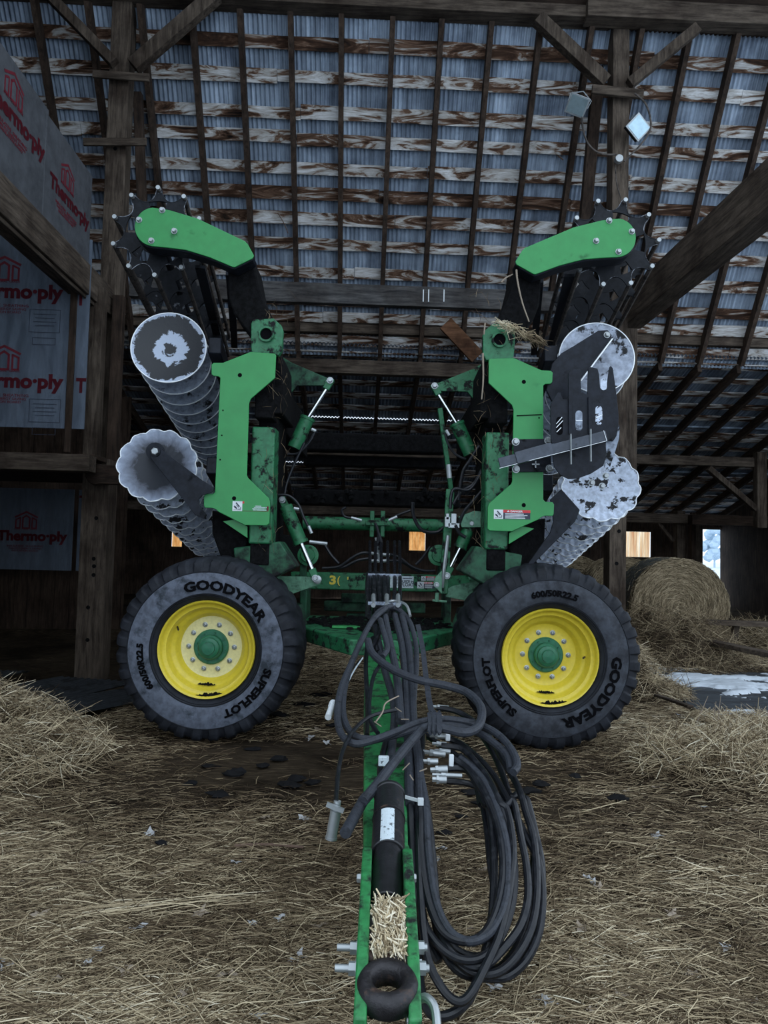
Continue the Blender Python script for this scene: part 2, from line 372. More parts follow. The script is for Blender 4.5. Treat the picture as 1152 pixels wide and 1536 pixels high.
# boards on the lean-to slope
n_l = 17
for i in range(n_l):
    y = Y1 + 0.12 + (Y2 - Y1 - 0.2) * i / (n_l - 1)
    if abs(y - s1) < 0.13: y = s1 + 0.15
    if abs(y - s2) < 0.13: y = s2 + 0.15
    mb = M(); slab(mb, XL, XR, (y, Z1 - KL * (y - Y1)), 0.15, 0.022, ldir, ln, 0.008)
    build(bw(mb), 'roof_board', 'board', kind='structure', label='dim spaced roof board on the low rear slope, %s course from the front' % ORD[i])
# rafters
xr0 = hit(510, 440, STEEP).x; sp = (hit(700, 440, STEEP).x - hit(447, 440, STEEP).x) / 4
k0 = int(math.floor((XL + .4 - xr0) / sp)); xs = [xr0 + sp * k for k in range(k0, 40) if XL + .3 < xr0 + sp * k < XR - .3]
for i, x in enumerate(xs):
    mb = M(); jx = random.uniform(-0.02, 0.02)
    a = Vector((x + jx, Y0 - 0.05, Z0 + 0.05 * KS)) - sn * 0.065; b = Vector((x + jx + random.uniform(-.02, .02), Y1, Z1)) - sn * 0.065
    mb.bar(a, b, 0.062, 0.13, sn)
    build(bw(mb), 'rafter', 'darkz', kind='structure', label='narrow dark rafter of the steep slope, %s from the far left end' % ORD[i])
    mb = M()
    a = Vector((x, Y1, Z1 - .02)) - ln * 0.07; b = Vector((x, Y2, Z2)) - ln * 0.07
    mb.bar(a, b, 0.06, 0.14, ln)
    build(bw(mb), 'rafter', 'darky', kind='structure', label='long dark rafter of the low rear slope, %s from the far left end' % ORD[i])

# heavy timbers ------------------------------------------------
def thing(mb, name, mat, label, cat, group=None, bevel=0.006, **k):
    return build(mb, name, mat, label=label, category=cat, group=group, bevel=bevel, **k)
def pbx(px, py, yb): return PB(px, py, yb)
# plate at the break of the roof
zt = PB(600, 22, 8.2).z
mb = M().box((XL, 8.08, zt), (2.9, 8.3, zt + 0.30)); thing(bw(mb), 'top_plate_beam', 'woodx', 'long weathered beam across the very top, ending over the right post', 'beam')
z2 = PB(1050, 52, 8.2).z
mb = M().box((2.55, 8.0, z2 + 0.02), (XR, 8.2, z2 + 0.30)); thing(bw(mb), 'top_plate_beam', 'woodx', 'weathered beam lapped over the right post, running off at the top right corner', 'beam')
# plate at the foot of the steep slope
zp = PB(560, 503, 10.3).z
mb = M().box((XL, 10.22, zp), (XR, 10.42, zp + 0.2)); thing(bw(mb), 'eave_plate_beam', 'woodx', 'grey timber plate under the foot of the steep roof slope', 'beam')
a = PB(385, 558, 10.2); mb = M().box((-2.7, 10.1, a.z), (2.9, 10.25, a.z + .2)); thing(bw(mb), 'tie_beam', 'woodx', 'brown tie beam just under the eave plate behind the harrow', 'beam')
a = PB(560, 459, 8.6); mb = M().box((-2.85, 8.55, a.z), (2.75, 8.65, a.z + 0.25)); thing(bw(mb), 'cross_plank', 'grey_x', 'wide grey plank with chalk ticks spanning between the two posts', 'plank')
mb = M()
for px in (635, 643, 666):
    q = PB(px, 445, 8.54); mb.box((q.x - .006, 8.543, q.z - .06), (q.x + .006, 8.549, q.z + .09))
o = C.objects[-1] if False else None
plank = [o for o in C.objects if o.name.startswith('cross_plank')][0]
build(bw(mb), 'chalk_mark', 'white', parent=plank)
q0, q1 = PB(668, 485, 10.0), PB(716, 536, 10.0)
mb = M().bar(q0, q1, 0.05, 0.22, Vector((0, 1, 0)).cross(q1 - q0)); thing(bw(mb), 'loose_board', 'brown_x', 'short reddish brown board leaning diagonally under the tie beams', 'board')
# posts
def post(px_top, py_top, px_bot, yb, z0, z1, w, d, name, mat, label, holes=()):
    a = PB(px_top, py_top, yb).x; b = PB(px_bot[0], px_bot[1], yb); x = (a + b.x) / 2
    mb = M().bar((x, yb, z0), (x, yb, z1), w, d, Vector((0, 1, 0)))
    o = thing(bw(mb), name, mat, label, 'post')
    for py in holes:
        q = PB(0, py, yb - d / 2 - 0.001); mb2 = M().lathe([(0.0, -.004), (0.022, -.004), (0.022, .0), (0, 0)], (x + random.uniform(-.03, .03), yb - d / 2 - .001, PB(px_bot[0], py, yb).z), (0, 1, 0), 12)
        build(bw(mb2), 'peg_hole', 'mud', parent=o)
    return o, x
po, xpr = post(928, 200, (921, 800), 8.3, 0, zt + .05, 0.2, 0.2, 'barn_post', 'woodz', 'tall timber post carrying the two floodlights on the right', (797, 845))
po2, xpl = post(186, 60, (172, 350), 8.3, -.3, zt, 0.23, 0.2, 'barn_post', 'woodz', 'tall timber post with nailed crosspieces rising at the upper left', (230,))
po3, x3 = post(148, 450, (156, 900), 8.0, -0.28, 2.15, 0.29, 0.25, 'barn_post', 'woodz', 'bored grey post standing left of the left wheel', (778, 838, 849, 862, 910, 958))
q = PB(147, 470, 7.75); mb = M().box((q.x - .075, 7.68, 2.15), (q.x + .075, 7.82, 4.0)); thing(bw(mb), 'stud', 'woodz', 'pale stud standing on top of the bored left post', 'stud')
q = PB(178, 470, 8.1); mb = M().box((q.x - .06, 8.05, 2.15), (q.x + .06, 8.15, 4.05)); thing(bw(mb), 'stud', 'darkz', 'brown notched stud beside the pale stud, behind the left gang', 'stud')
mb = M(); q = PB(146, 712, 7.7); mb.lathe([(0, -.06), (.11, -.05), (.12, 0), (.11, .05), (0, .06)], q, (0, 1, 0), 14)
mb.box((q.x, 7.65, q.z - .1), (q.x + .24, 7.8, q.z + .1)); thing(bw(mb), 'beam_end', 'darkx', 'sawn round log end sitting on the bored left post', 'log')
q = PB(945, 620, 9.0); mb = M().box((q.x - .075, 8.95, 2.0), (q.x + .075, 9.1, 4.25)); thing(bw(mb), 'barn_post', 'woodz', 'slim pale post close behind the right-hand discs', 'post')
q = PB(930, 620, 9.15); mb = M().box((q.x - .05, 9.12, 1.9), (q.x + .05, 9.2, 4.2)); thing(bw(mb), 'board_strip', 'darkz', 'brown upright board beside the slim pale post', 'board')
# struts leaning beside the tall posts
def strut(p0, p1, yb0, yb1, w, d, label, name='strut', mat='woodz', cat='brace', upv=(0, 1, 0)):
    a, b_ = PB(*p0, yb0), PB(*p1, yb1)
    return thing(bw(M().bar(a, b_, w, d, Vector(upv))), name, mat, label, cat)
strut((207, 140), (214, 330), 8.45, 8.6, 0.10, 0.1, 'thin leaning strut just right of the upper left post', mat='darkz')
strut((902, 60), (876, 345), 8.5, 8.9, 0.14, 0.1, 'dark strut leaning behind the floodlight post', mat='darkz')
strut((200, 100), (325, -8), 8.15, 8.1, 0.16, 0.12, 'knee brace rising right from the upper left post', 'knee_brace')
strut((172, 95), (72, -8), 8.15, 8.1, 0.11, 0.12, 'slimmer knee brace rising left from the upper left post', 'knee_brace')
strut((908, 124), (806, 28), 8.15, 8.05, 0.15, 0.12, 'dark knee brace rising left from the floodlight post', 'knee_brace')
strut((944, 126), (1046, 42), 8.15, 8.0, 0.12, 0.10, 'pale knee brace rising right from the floodlight post', 'knee_brace')
strut((139, 111), (224, 117), 8.12, 8.12, 0.03, 0.09, 'short crosspiece nailed below the upper left braces', 'crosspiece', 'woodx', 'board', (0, 0, 1))
strut((125, 213), (220, 213), 8.12, 8.12, 0.03, 0.09, 'lower crosspiece nailed on the upper left post', 'crosspiece', 'woodx', 'board', (0, 0, 1))
strut((888, 134), (965, 142), 8.10, 8.10, 0.04, 0.11, 'pale crosspiece nailed below the braces of the floodlight post', 'crosspiece', 'woodx', 'board', (0, 0, 1))
# the two timbers running away from the viewer
zb = 3.85
xl = PB(172, 445, 8.2).x
mb = M().box((xl - 0.22, 2.6, zb - .02), (xl, 8.2, zb + 0.30)); thing(bw(mb), 'girder', 'woody', 'long square timber coming forward at the upper left under the foil boards', 'beam')
mb = M().box((xl - 0.03, 2.6, zb - .06), (xl - 0.05, 8.0, zb - 0.021)); thing(bw(mb), 'ledger', 'woody', 'thin strip nailed under the upper left timber', 'board')
qa = PB(962, 470, 8.2); mb = M().box((xpr + .1, 2.6, 3.98), (xpr + 0.34, 8.4, 4.38)); thing(bw(mb), 'girder', 'woody', 'long square timber coming forward at the upper right', 'beam')
# lean-to framing on the right
yb = 13.0; a, b_ = PB(955, 696, yb), PB(1140, 696, yb)
thing(bw(M().box((-6.0, yb - .08, a.z), (b_.x + 0.05, yb + .08, a.z + .17))), 'purlin_beam', 'woodx', 'dark cross beam halfway down the low rear roof', 'beam')
q = PB(1140, 790, 12.9); thing(bw(M().box((q.x - .09, 12.82, PB(1140, 792, 12.9).z), (q.x + .09, 12.98, PB(1140, 679, 12.9).z))), 'short_post', 'woodz', 'short upright post under the rear beam at the right edge', 'post')
strut((1062, 702), (1134, 764), 12.9, 12.9, 0.10, 0.12, 'diagonal brace in the dark gable at the far right', 'knee_brace')
yb = 15.2; a = PB(940, 783, yb); thing(bw(M().box((-6.5, yb - .1, a.z), (PB(1105, 783, yb).x, yb + .1, a.z + .2))), 'rear_girt', 'woodx', 'cracked beam above the bales at the back of the barn', 'beam')
a, b_ = PB(1035, 778, 14.4), PB(1165, 790, 14.4); thing(bw(M().box((a.x, 14.3, b_.z), (b_.x + 2, 14.5, b_.z + .2))), 'rear_girt', 'darkx', 'dark beam over the rear doorway at the right edge', 'beam')
q = PB(1019, 800, 15.4); thing(bw(M().box((q.x - .09, 15.3, 0), (q.x + .09, 15.5, 2.2))), 'rear_post', 'woodz', 'pale post standing behind the big round bale', 'post')
q = PB(1040, 800, 15.8); thing(bw(M().box((q.x - .06, 15.75, 0), (q.x + .04, 15.85, 2.2))), 'rear_post', 'darkz', 'dark slim post just left of the rear doorway', 'post')
strut((984, 780), (1010, 812), 15.3, 15.3, 0.07, 0.07, 'little pale brace beside the rear window', 'knee_brace')
# far wall of upright boards with three small openings and a doorway
YW = Y2
def op(x0, y0, x1, y1):
    a, b_ = PB(x0, y0, YW), PB(x1, y1, YW); return (a.x, b_.x, b_.z, a.z)
ops = [op(1052, 794, 1092, 900), op(931, 797, 976, 836), op(614, 792, 638, 826), op(258, 792, 273, 820)]
ops[0] = (ops[0][0], ops[0][1], -0.6, ops[0][3])
mb = M(); x = XL
while x < XR:
    w = random.uniform(.17, .26); xe = min(x + w, XR); segs = [(-0.6, Z2 + .15)]
    for (u0, u1, v0, v1) in ops:
        if xe > u0 and x < u1:
            if x < u0: xe = u0
            elif xe > u1 > x: xe = u1
            if x >= u0 - 1e-6: segs = [(-0.6, v0), (v1, Z2 + .15)]
    for v0, v1 in segs:
        if v1 - v0 > .02: mb.box((x + (.003 if x > 4.5 else -.001), YW, v0), (xe - (.003 if x > 4.5 else -.001), YW + .03, v1))
    x = xe
build(bw(mb), 'wall_back', 'darkz', kind='structure')
m_, n_, b__ = nt('backlit_fibreglass'); v_ = coords(n_, (1, 1, 1), False)
cc = ramp(n_, noi(n_, coords(n_, (13, 1, .6), False), 1.2, 4), [(0.3, (0.45, 0.17, 0.06)), (0.5, (0.62, 0.50, 0.34)), (0.7, (0.85, 0.84, 0.76))])
n_.links.new(cc, b__.inputs['Base Color']); n_.links.new(cc, b__.inputs['Emission Color']); b__.inputs['Emission Strength'].default_value = 0.5
MAT['pane'] = m_
m_, n_, b__ = nt('backlit_amber_fibreglass')
cc = ramp(n_, noi(n_, coords(n_, (16, 1, 3), False), 1.2, 4), [(0.35, (0.45, 0.20, 0.05)), (0.7, (0.85, 0.55, 0.24))])
n_.links.new(cc, b__.inputs['Base Color']); n_.links.new(cc, b__.inputs['Emission Color']); b__.inputs['Emission Strength'].default_value = 0.42
MAT['paneo'] = m_
for i, (u0, u1, v0, v1) in enumerate(ops[1:]):
    mb = M(); nx = int((u1 - u0) / 0.01); 
    for k in range(nx + 1):
        x = u0 + (u1 - u0) * k / nx; yy = YW + .05 + .02 * cos(2 * pi * x / 0.07); mb.v += [Vector((x, yy, v0)), Vector((x, yy, v1))]
    mb.f = [(2 * k, 2 * k + 2, 2 * k + 3, 2 * k + 1) for k in range(nx)]
    build(bw(mb), 'window_%d' % (i + 1), 'pane' if i == 0 else 'paneo', recalc=False, sharp=180, kind='structure')
    fr = M(); t = .06
    fr.box((u0 - t, YW - .03, v0 - t), (u0, YW, v1 + t)); fr.box((u1, YW - .03, v0 - t), (u1 + t, YW, v1 + t))
    fr.box((u0, YW - .03, v0 - t), (u1, YW, v0)); fr.box((u0, YW - .03, v1), (u1, YW, v1 + t)); trim(fr, 'darkz')
u0, u1, v0, v1 = ops[0]
fr = M().box((u0 - .22, YW - .08, -.3), (u0 - .002, YW - .002, v1 + .1)).box((u1 + .002, YW - .1, -.3), (u1 + .26, YW - .002, v1 + .1)).box((u0 - .2, YW - .06, v1), (u1 + .2, YW - .003, v1 + .05))
build(bw(fr), 'door_1', 'woodz', kind='structure')
fr = M().box((u1 + .26, YW - .06, .68), (XR, YW - .01, .84)); trim(fr, 'woodx')
# walls
def boardwall(name, pts_fn, x0, x1, z0, z1, mat='darkz', gap=.004):
    mb = M(); x = x0
    while x < x1:
        xe = min(x1, x + random.uniform(.18, .28)); mb.add(*pts_fn(x + gap, xe - gap, z0, z1)); x = xe
    return build(bw(mb), name, mat, kind='structure')
HF = [(0, 1, 2, 3), (7, 6, 5, 4), (0, 4, 5, 1), (1, 5, 6, 2), (2, 6, 7, 3), (3, 7, 4, 0)]
def alongy(X, t=.03): return lambda a, b_, z0, z1: ([(X, a, z0), (X, b_, z0), (X + t, b_, z0), (X + t, a, z0), (X, a, z1), (X, b_, z1), (X + t, b_, z1), (X + t, a, z1)], HF)
def alongx(Y, t=.03): return lambda a, b_, z0, z1: ([(a, Y, z0), (b_, Y, z0), (b_, Y + t, z0), (a, Y + t, z0), (a, Y, z1), (b_, Y, z1), (b_, Y + t, z1), (a, Y + t, z1)], HF)
boardwall('wall_left', alongy(-7.6), 1.2, 17.0, -.6, 9.2, gap=-.001)
boardwall('wall_right', alongy(8.8), 9.0, 17.0, -.6, 4.4, gap=-.001)
boardwall('wall_rear_left', alongx(11.6), -7.6, -3.75, -.6, 3.6)
# left bay: foil boards, shelf, lower foil
YF = 7.45
a = PB(0, 640, YF).z; zfl = a
xs0, xs1 = PB(100, 600, YF).x, PB(110, 600, YF).x; xe = PB(128, 600, YF).x
def foil(mb, label, name='foil_sheathing', mt='foil'): return thing(mb, name, mt, label, 'sheathing', bevel=0)
LOGO = 'ThermoHouse'
def house(mb, o, xd, zd, nd, s):
    """printed outline house: roof chevron and three arched windows; s = overall width"""
    def stroke(pts, w, close=False):
        pp = pts + ([pts[0]] if close else [])
        for (x0, z0), (x1, z1) in zip(pp, pp[1:]):
            d = math.hypot(x1 - x0, z1 - z0); nx, nz = -(z1 - z0) / d * w / 2, (x1 - x0) / d * w / 2; e = w * .3; ex, ez = (x1 - x0) / d * e, (z1 - z0) / d * e
            q = [(x0 - ex + nx, z0 - ez + nz), (x0 - ex - nx, z0 - ez - nz), (x1 + ex - nx, z1 + ez - nz), (x1 + ex + nx, z1 + ez + nz)]
            mb.prism([o + xd * (a * s) + zd * (b * s) for a, b in q], nd * .0015)
    stroke([(-.5, .50), (0, .74), (.5, .50)], .075)
    stroke([(-.15, 0), (-.15, .47), (0, .57), (.15, .47), (.15, 0)], .07, True)
    for sg in (-1, 1): stroke([(sg * .46, 0), (sg * .46, .38), (sg * .27, .47), (sg * .27, 0)], .06, True)
def printed(parent, o, xd, zd, nd, k=1.0, box=True):
    """o = baseline right end of the word; k = scale (word about 1.04 m long)"""
    o, xd, zd, nd = Vector(o), Vector(xd), Vector(zd), Vector(nd)
    mb = M(); W = 1.04 * k
    vs, fs = textgeo('Thermo·ply', 1.0, bold=.045, extrude=.001, align='LEFT'); w = max(v[0] for v in vs); h = .205 * k
    mb.add([o + xd * (v[0] / w * W - W) + zd * (v[1] * h / .72 * .72) + nd * .003 for v in vs], fs)
    c = o - xd * (W * .60)
    house(mb, c + zd * (.155 * k + .03 * k), xd, zd, nd, .33 * k)
    for t, dz, s in (('STRUCTURAL  GRADE', .158, .03), ('INSULATIVE  SHEATHING', -.10, .042), ('THIN PLY ENERGY SAVING', -.135, .036), ('INSULATION BOARD', -.168, .036)):
        text_on(mb, t, s * k, c + zd * (dz * k) + nd * .003, xd, zd, nd, bold=.0, extrude=.001, sx=1.15)
    build(mb, 'printed_lettering', 'redthermo', parent=parent, recalc=False)
    if box:
        mb = M(); c2 = o - xd * (.18 * k) - zd * (.24 * k)
        for (x0, z0, x1, z1) in ((-.16, .12, .16, .125), (-.16, -.12, .16, -.115), (-.16, -.12, -.155, .12), (.155, -.12, .16, .12), (-.12, .07, .12, .075), (-.1, .03, .1, .035), (-.12, -.01, .12, -.005), (-.1, -.05, .1, -.045), (-.12, -.18, .12, -.175), (-.12, -.25, .12, -.245), (-.12, -.25, -.115, -.18), (.115, -.25, .12, -.18)):
            mb.prism([c2 + xd * (x * k) + zd * (z * k) + nd * .002 for x, z in ((x0, z0), (x1, z0), (x1, z1), (x0, z1))], nd * .001)
        build(mb, 'fine_print', 'ink', parent=parent, recalc=False)
bx, bz, bn = B(1, 0, 0) , Vector((0, 0, 1)), B(0, -1, 0)
fo = foil(bw(M().box((xs0 - 2.2, YF, zfl), (xs0 + .01, YF + .012, 4.50))), 'upright foil sheet with red printing beside the upper left stud')
for py in (449, 583):
    for dx in (0,):
        q = PB(95, py, YF - .002); printed(fo, B(*q), bx, bz, bn)
fo = foil(bw(M().box((xs1 - .01, YF, zfl), (xe, YF + .012, 4.42))), 'narrow foil strip right of the upper left stud')
mb = M()
for py in (457, 588):
    q = B(*PB(114, py, YF - .002)); vs, fs = textgeo('T', 1.0, bold=.045, extrude=.001, align='LEFT')
    vs = [v for v in vs]; mb.add([q + bx * (v[0] * .16) + bz * (v[1] * .205) + bn * .003 for v in vs], fs)
zz = fo; build(mb, 'printed_lettering', 'redthermo', parent=zz, recalc=False)
thing(bw(M().box((xs0, YF - .03, zfl - .25), (xs1, YF - .002, 4.45))), 'stud', 'darkz', 'narrow brown stud between the two upper foil sheets', 'stud')
# shelf and beam under it
zs0, zs1 = PB(0, 704, YF - .1).z, PB(0, 679, YF - .1).z
thing(bw(M().box((-6.2, YF - .15, zs0), (PB(142, 690, YF).x, YF + .05, zs1))), 'shelf_beam', 'woodx', 'horizontal beam under the loft floor at the left edge', 'beam')
thing(bw(M().box((-6.5, YF + .06, zs1 - .02), (xe + .1, 10.8, zs1 + .03))), 'loft_floor', 'darkx', 'dark loft floor boards behind the left shelf beam', 'floor boards')
YL = 10.9
xa, xb_, xc, xd_ = PB(0, 800, YL).x, PB(108, 800, YL).x, PB(117, 800, YL).x, PB(146, 800, YL).x
zl0, zl1 = PB(60, 855, YL).z, PB(60, 733, YL).z
fo = foil(bw(M().box((xa - 1.2, YL, zl0), (xb_ + .01, YL + .012, zl1))), 'lower foil sheet with dark red printing in the shaded left bay')
printed(fo, B(*PB(101, 812, YL - .002)), bx, bz, bn, 1.0, False)
fo = foil(bw(M().box((xc - .01, YL, zl0), (xd_, YL + .012, zl1))), 'narrow lower foil strip beside the bored left post')
mb = M()
for py in (758, 842):
    q = B(*PB(119, py, YL - .002)); mb.add([q + bx * (v[0] * .16) + bz * (v[1] * .205) + bn * .003 for v in vs], fs)
build(mb, 'printed_lettering', 'redthermo', parent=fo, recalc=False)
# side foil boards on the girder
zt0 = zb + .30; XF = xl - .02
ysm = 6.38
fo = foil(bw(M().box((XF - .012, 3.4, zt0 - .05), (XF, ysm, zt0 + 1.0))), 'long foil board standing on the upper left timber, nearest the viewer', mt='foil_matte')
printed(fo, B(XF + .001, ysm - .04, zt0 + .50), B(0, 1, 0), bz, B(1, 0, 0), .95, False)
fo = foil(bw(M().box((XF - .002, ysm - .04, zt0 - .03), (XF + .010, 7.42, zt0 + .94))), 'shorter foil board lapped at the far end of the upper left timber', mt='foil_matte')
printed(fo, B(XF + .011, 7.38, zt0 + .34), B(0, 1, 0), bz, B(1, 0, 0), .9, False)
# daylight fixtures on the right post
def floodlight(c, rot, label):
    root = empty('floodlight', c, label=label, category='floodlight', group=None)
    Mx = (Matrix.Rotation(rot[2], 3, 'Z') @ Matrix.Rotation(rot[0], 3, 'X') @ Matrix.Rotation(rot[1], 3, 'Y'))
    T = lambda x, y, z: c + Mx @ Vector((x, y, z))
    build(M().box((-.11, 0, -.10), (.11, .07, .10), T), 'housing', 'steel_dark', root, bevel=.006)
    build(M().box((-.118, -.014, -.108), (.118, -.001, .108), T), 'glass_frame', 'bolt', root, bevel=.004)
    build(M().box((-.10, -.018, -.09), (.10, -.0145, .09), T), 'lens', 'lens', root)
    mb = M()
    for k in range(5): mb.box((-.08 + k * .035, .071, -.07), (-.07 + k * .035, .11, .07), T)
    build(mb, 'cooling_fin', 'bolt', root)
    build(M().tube([T(-.12, .03, 0), T(-.13, .06, .08), T(0, .08, .14), T(.13, .06, .08), T(.12, .03, 0)], .006, 6), 'bracket', 'bolt', root)
from mathutils import Euler
c1_ = B(*PB(866, 158, 8.0)); c2_ = B(*PB(957, 191, 8.0))
floodlight(c2_, (R(18), R(40), R(8)), 'square floodlight facing down right of its post')
floodlight(c1_, (R(38), R(30), R(-24)), 'square floodlight tilted away left of its post')
def cable(pts, yb, r, name, mat, label, cat='cable', parent=None):
    return thing(M().tube(spline([B(*PB(x, y, yb)) for x, y in pts], 6), r, 6), name, mat, label, cat, bevel=0)
cable([(873, 165), (874, 190), (882, 215), (900, 230), (926, 232)], 8.05, .011, 'conduit_cable', 'bar_rust', 'grey cable looping from left floodlight to the junction box')
cable([(952, 140), (968, 155), (976, 180), (974, 198), (960, 218), (936, 242)], 8.0, .011, 'conduit_cable', 'bar_rust', 'dark cable looping round the right floodlight')
cable([(923, 248), (925, 275), (932, 300), (935, 312)], 8.0, .006, 'pull_string', 'bar_rust', 'pale string hanging below the junction box', 'string')
mb = M().lathe([(0, -.03), (.045, -.03), (.05, 0), (.045, .03), (0, .03)], B(*PB(928, 239, 8.12)), (0, 1, 0), 14)
thing(mb, 'junction_box', 'bolt', 'small round junction box below the floodlights', 'electrical box', bevel=0)
cable([(800, 208), (823, 222), (845, 240)], 9.0, .008, 'twig', 'stick', 'thin dark twig caught across a rafter left of the floodlights', 'twig')
cable([(417, 320), (426, 335), (432, 350)], 9.4, .006, 'twig', 'stick', 'short dark twig hanging off the fourth roof board', 'twig')
# ============================================================ GROUND, STRAW, BALES, OUTDOORS
def sst(a, b, x):
    t = np.clip((x - a) / (b - a), 0, 1); return t * t * (3 - 2 * t)
def vnoise(x, y, s, seed=0):
    """smooth value noise on arrays"""
    x = x * s + seed * 17.3; y = y * s + seed * 7.7
    xi, yi = np.floor(x).astype(int), np.floor(y).astype(int); fx, fy = x - xi, y - yi
    def hsh(i, j): 
        n = (i * 374761393 + j * 668265263 + seed * 1274126177) & 0x7fffffff; n = ((n ^ (n >> 13)) * 1274126177) & 0x7fffffff; return ((n ^ (n >> 16)) & 0xffff) / 65535.0
    fx, fy = fx * fx * (3 - 2 * fx), fy * fy * (3 - 2 * fy)
    return (hsh(xi, yi) * (1 - fx) + hsh(xi + 1, yi) * fx) * (1 - fy) + (hsh(xi, yi + 1) * (1 - fx) + hsh(xi + 1, yi + 1) * fx) * fy
def gh(x, y):
    x = np.asarray(x, float); y = np.asarray(y, float)
    h = .035 * (vnoise(x, y, 1.3, 1) - .5) + .02 * (vnoise(x, y, 5, 2) - .5) + .010 * (vnoise(x, y, 15, 3) - .5)
    def blob(cx, cy, rx, ry, k):
        d = np.sqrt(((x - cx) / rx) ** 2 + ((y - cy) / ry) ** 2); return k * (1 - sst(0.35, 1.0, d))
    rough = .6 + .8 * vnoise(x, y, 7, 5)
    h = h + blob(-2.75, 4.1, 1.35, 1.05, .24) * rough                   # hay heap on the left
    h = h - .28 * sst(-1.9, -2.6, -x * -1) * sst(4.6, 5.3, y) * sst(12, 11, y)
    h = h + blob(2.35, 4.15, 1.1, .75, .12) * rough + blob(3.6, 4.2, 1.4, .7, .12) * rough
    h = h + blob(3.4, 8.6, 1.0, 1.1, .42) * rough + blob(4.9, 9.6, 1.5, .8, .22) * rough + blob(2.3, 6.6, .6, .7, .3) * rough
    # near-flat slab area
    sl = sst(2.2, 2.7, x) * sst(5.0, 5.5, y) * sst(8.0, 7.6, y)
    return h * (1 - sl) + (-.03) * sl
def gz(x, y): return float(gh(x, y))
xsg = np.arange(-7.6, 8.9, .05); ysg = np.arange(-.9, 17.0, .05)
GX, GY = np.meshgrid(xsg, ysg); GZ = gh(GX, GY); nxg, nyg = len(xsg), len(ysg)
me = bpy.data.meshes.new('floor')
vv = np.stack([GX.ravel(), GY.ravel(), GZ.ravel()], 1)
idx = np.arange(nxg * nyg).reshape(nyg, nxg)
ff = np.stack([idx[:-1, :-1].ravel(), idx[:-1, 1:].ravel(), idx[1:, 1:].ravel(), idx[1:, :-1].ravel()], 1)
def npmesh(me, vv, ff):
    k = ff.shape[1]
    me.vertices.add(len(vv)); me.vertices.foreach_set('co', vv.astype(np.float32).ravel())
    me.loops.add(ff.size); me.loops.foreach_set('vertex_index', ff.astype(np.int32).ravel())
    me.polygons.add(len(ff)); me.polygons.foreach_set('loop_start', np.arange(0, ff.size, k, dtype=np.int32))
    me.update(calc_edges=True); me.polygons.foreach_set('use_smooth', np.ones(len(ff), bool))
npmesh(me, vv, ff)
finish(me, 'floor', MAT['soil'], None, Vector((0, 0, 0)), {'kind': 'structure'}, 0)
# dark slab by the open right side, with blown-in snow
mb = M().prism([(2.55, 5.35, .0), (9, 5.2, .0), (9, 7.7, .0), (2.7, 7.75, .0)], (0, 0, -.1)); build(mb, 'floor_slab', 'concrete', kind='structure')
def snow(name, x0, x1, y0, y1, fn, zoff, **k):
    xs_ = np.arange(x0, x1, .035); ys_ = np.arange(y0, y1, .035); X, Y = np.meshgrid(xs_, ys_); Mk = fn(X, Y)
    Z = zoff + .03 * Mk; idx = np.arange(X.size).reshape(X.shape)
    keep = (Mk[:-1, :-1] > 0) | (Mk[1:, 1:] > 0)
    f = np.stack([idx[:-1, :-1][keep], idx[:-1, 1:][keep], idx[1:, 1:][keep], idx[1:, :-1][keep]], 1)
    me = bpy.data.meshes.new(name); used, inv = np.unique(f, return_inverse=True)
    V = np.stack([X.ravel(), Y.ravel(), Z.ravel()], 1)[used]; npmesh(me, V, inv.reshape(f.shape))
    finish(me, name, MAT['snow'], None, Vector((0, 0, 0)), k, 0)
def sm(X, Y):
    n = .5 * vnoise(X, Y * 2.2, 2.0, 11) + .3 * vnoise(X, Y * 2.5, 6, 12) + .2 * vnoise(X, Y * 3, 17, 13)
    band = sst(6.2, 6.75, Y - .08 * (X - 3)) * sst(7.9, 7.55, Y); b2 = .75 * sst(5.25, 5.5, Y + .1 * (X - 3)) * sst(6.0, 5.75, Y + .1 * (X - 3))
    return np.clip((np.maximum(band * 1.0, b2 * .9) * sst(2.3, 2.9, X) - .92 + (n - .5) * 3.6) * 3, -1, 1)
snow('snow', 2.3, 6.5, 5.2, 8.0, sm, .0, kind='stuff', label='patchy blown-in snow on the dark slab at the right', category='snow')
# outdoors: snow field behind the barn and in front of it
def fieldmesh(name, x0, x1, y0, y1, z, **k):
    mb = M().add([(x0, y0, z), (x1, y0, z), (x1, y1, z), (x0, y1, z)], [(0, 1, 2, 3)]); return build(mb, name, 'snow', recalc=False, kind='structure')
fieldmesh('snow_field', -60, 80, 17.6, 200, -.75)
fieldmesh('snow_field', -60, 60, -60, -1.0, -.12)
fieldmesh('snow_field', 9.2, 60, -1.0, 17.6, -.15)
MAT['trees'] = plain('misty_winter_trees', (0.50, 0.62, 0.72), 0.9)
for i in range(7):
    x = 44.1 + i * 7.2; y = 110; hh = random.uniform(3, 7)
    mb = M(); mb.tube([(x, y, -.8), (x, y, hh * .5)], .15, 6)
    for k in range(26):
        a = random.uniform(0, 2 * pi); r = random.uniform(.2, 2.6); zc = random.uniform(.5, hh)
        mb.lathe([(0, -.8), (.7, -.3), (.8, .2), (0, .8)], (x + r * cos(a), y + r * sin(a), zc), (random.uniform(-.3, .3), .1, 1), 6)
    thing(mb, 'bare_tree', 'trees', 'misty tree in the snow beyond the rear doorway, %s from the left' % ORD[i], 'tree', 'distant trees beyond the doorway', bevel=0)

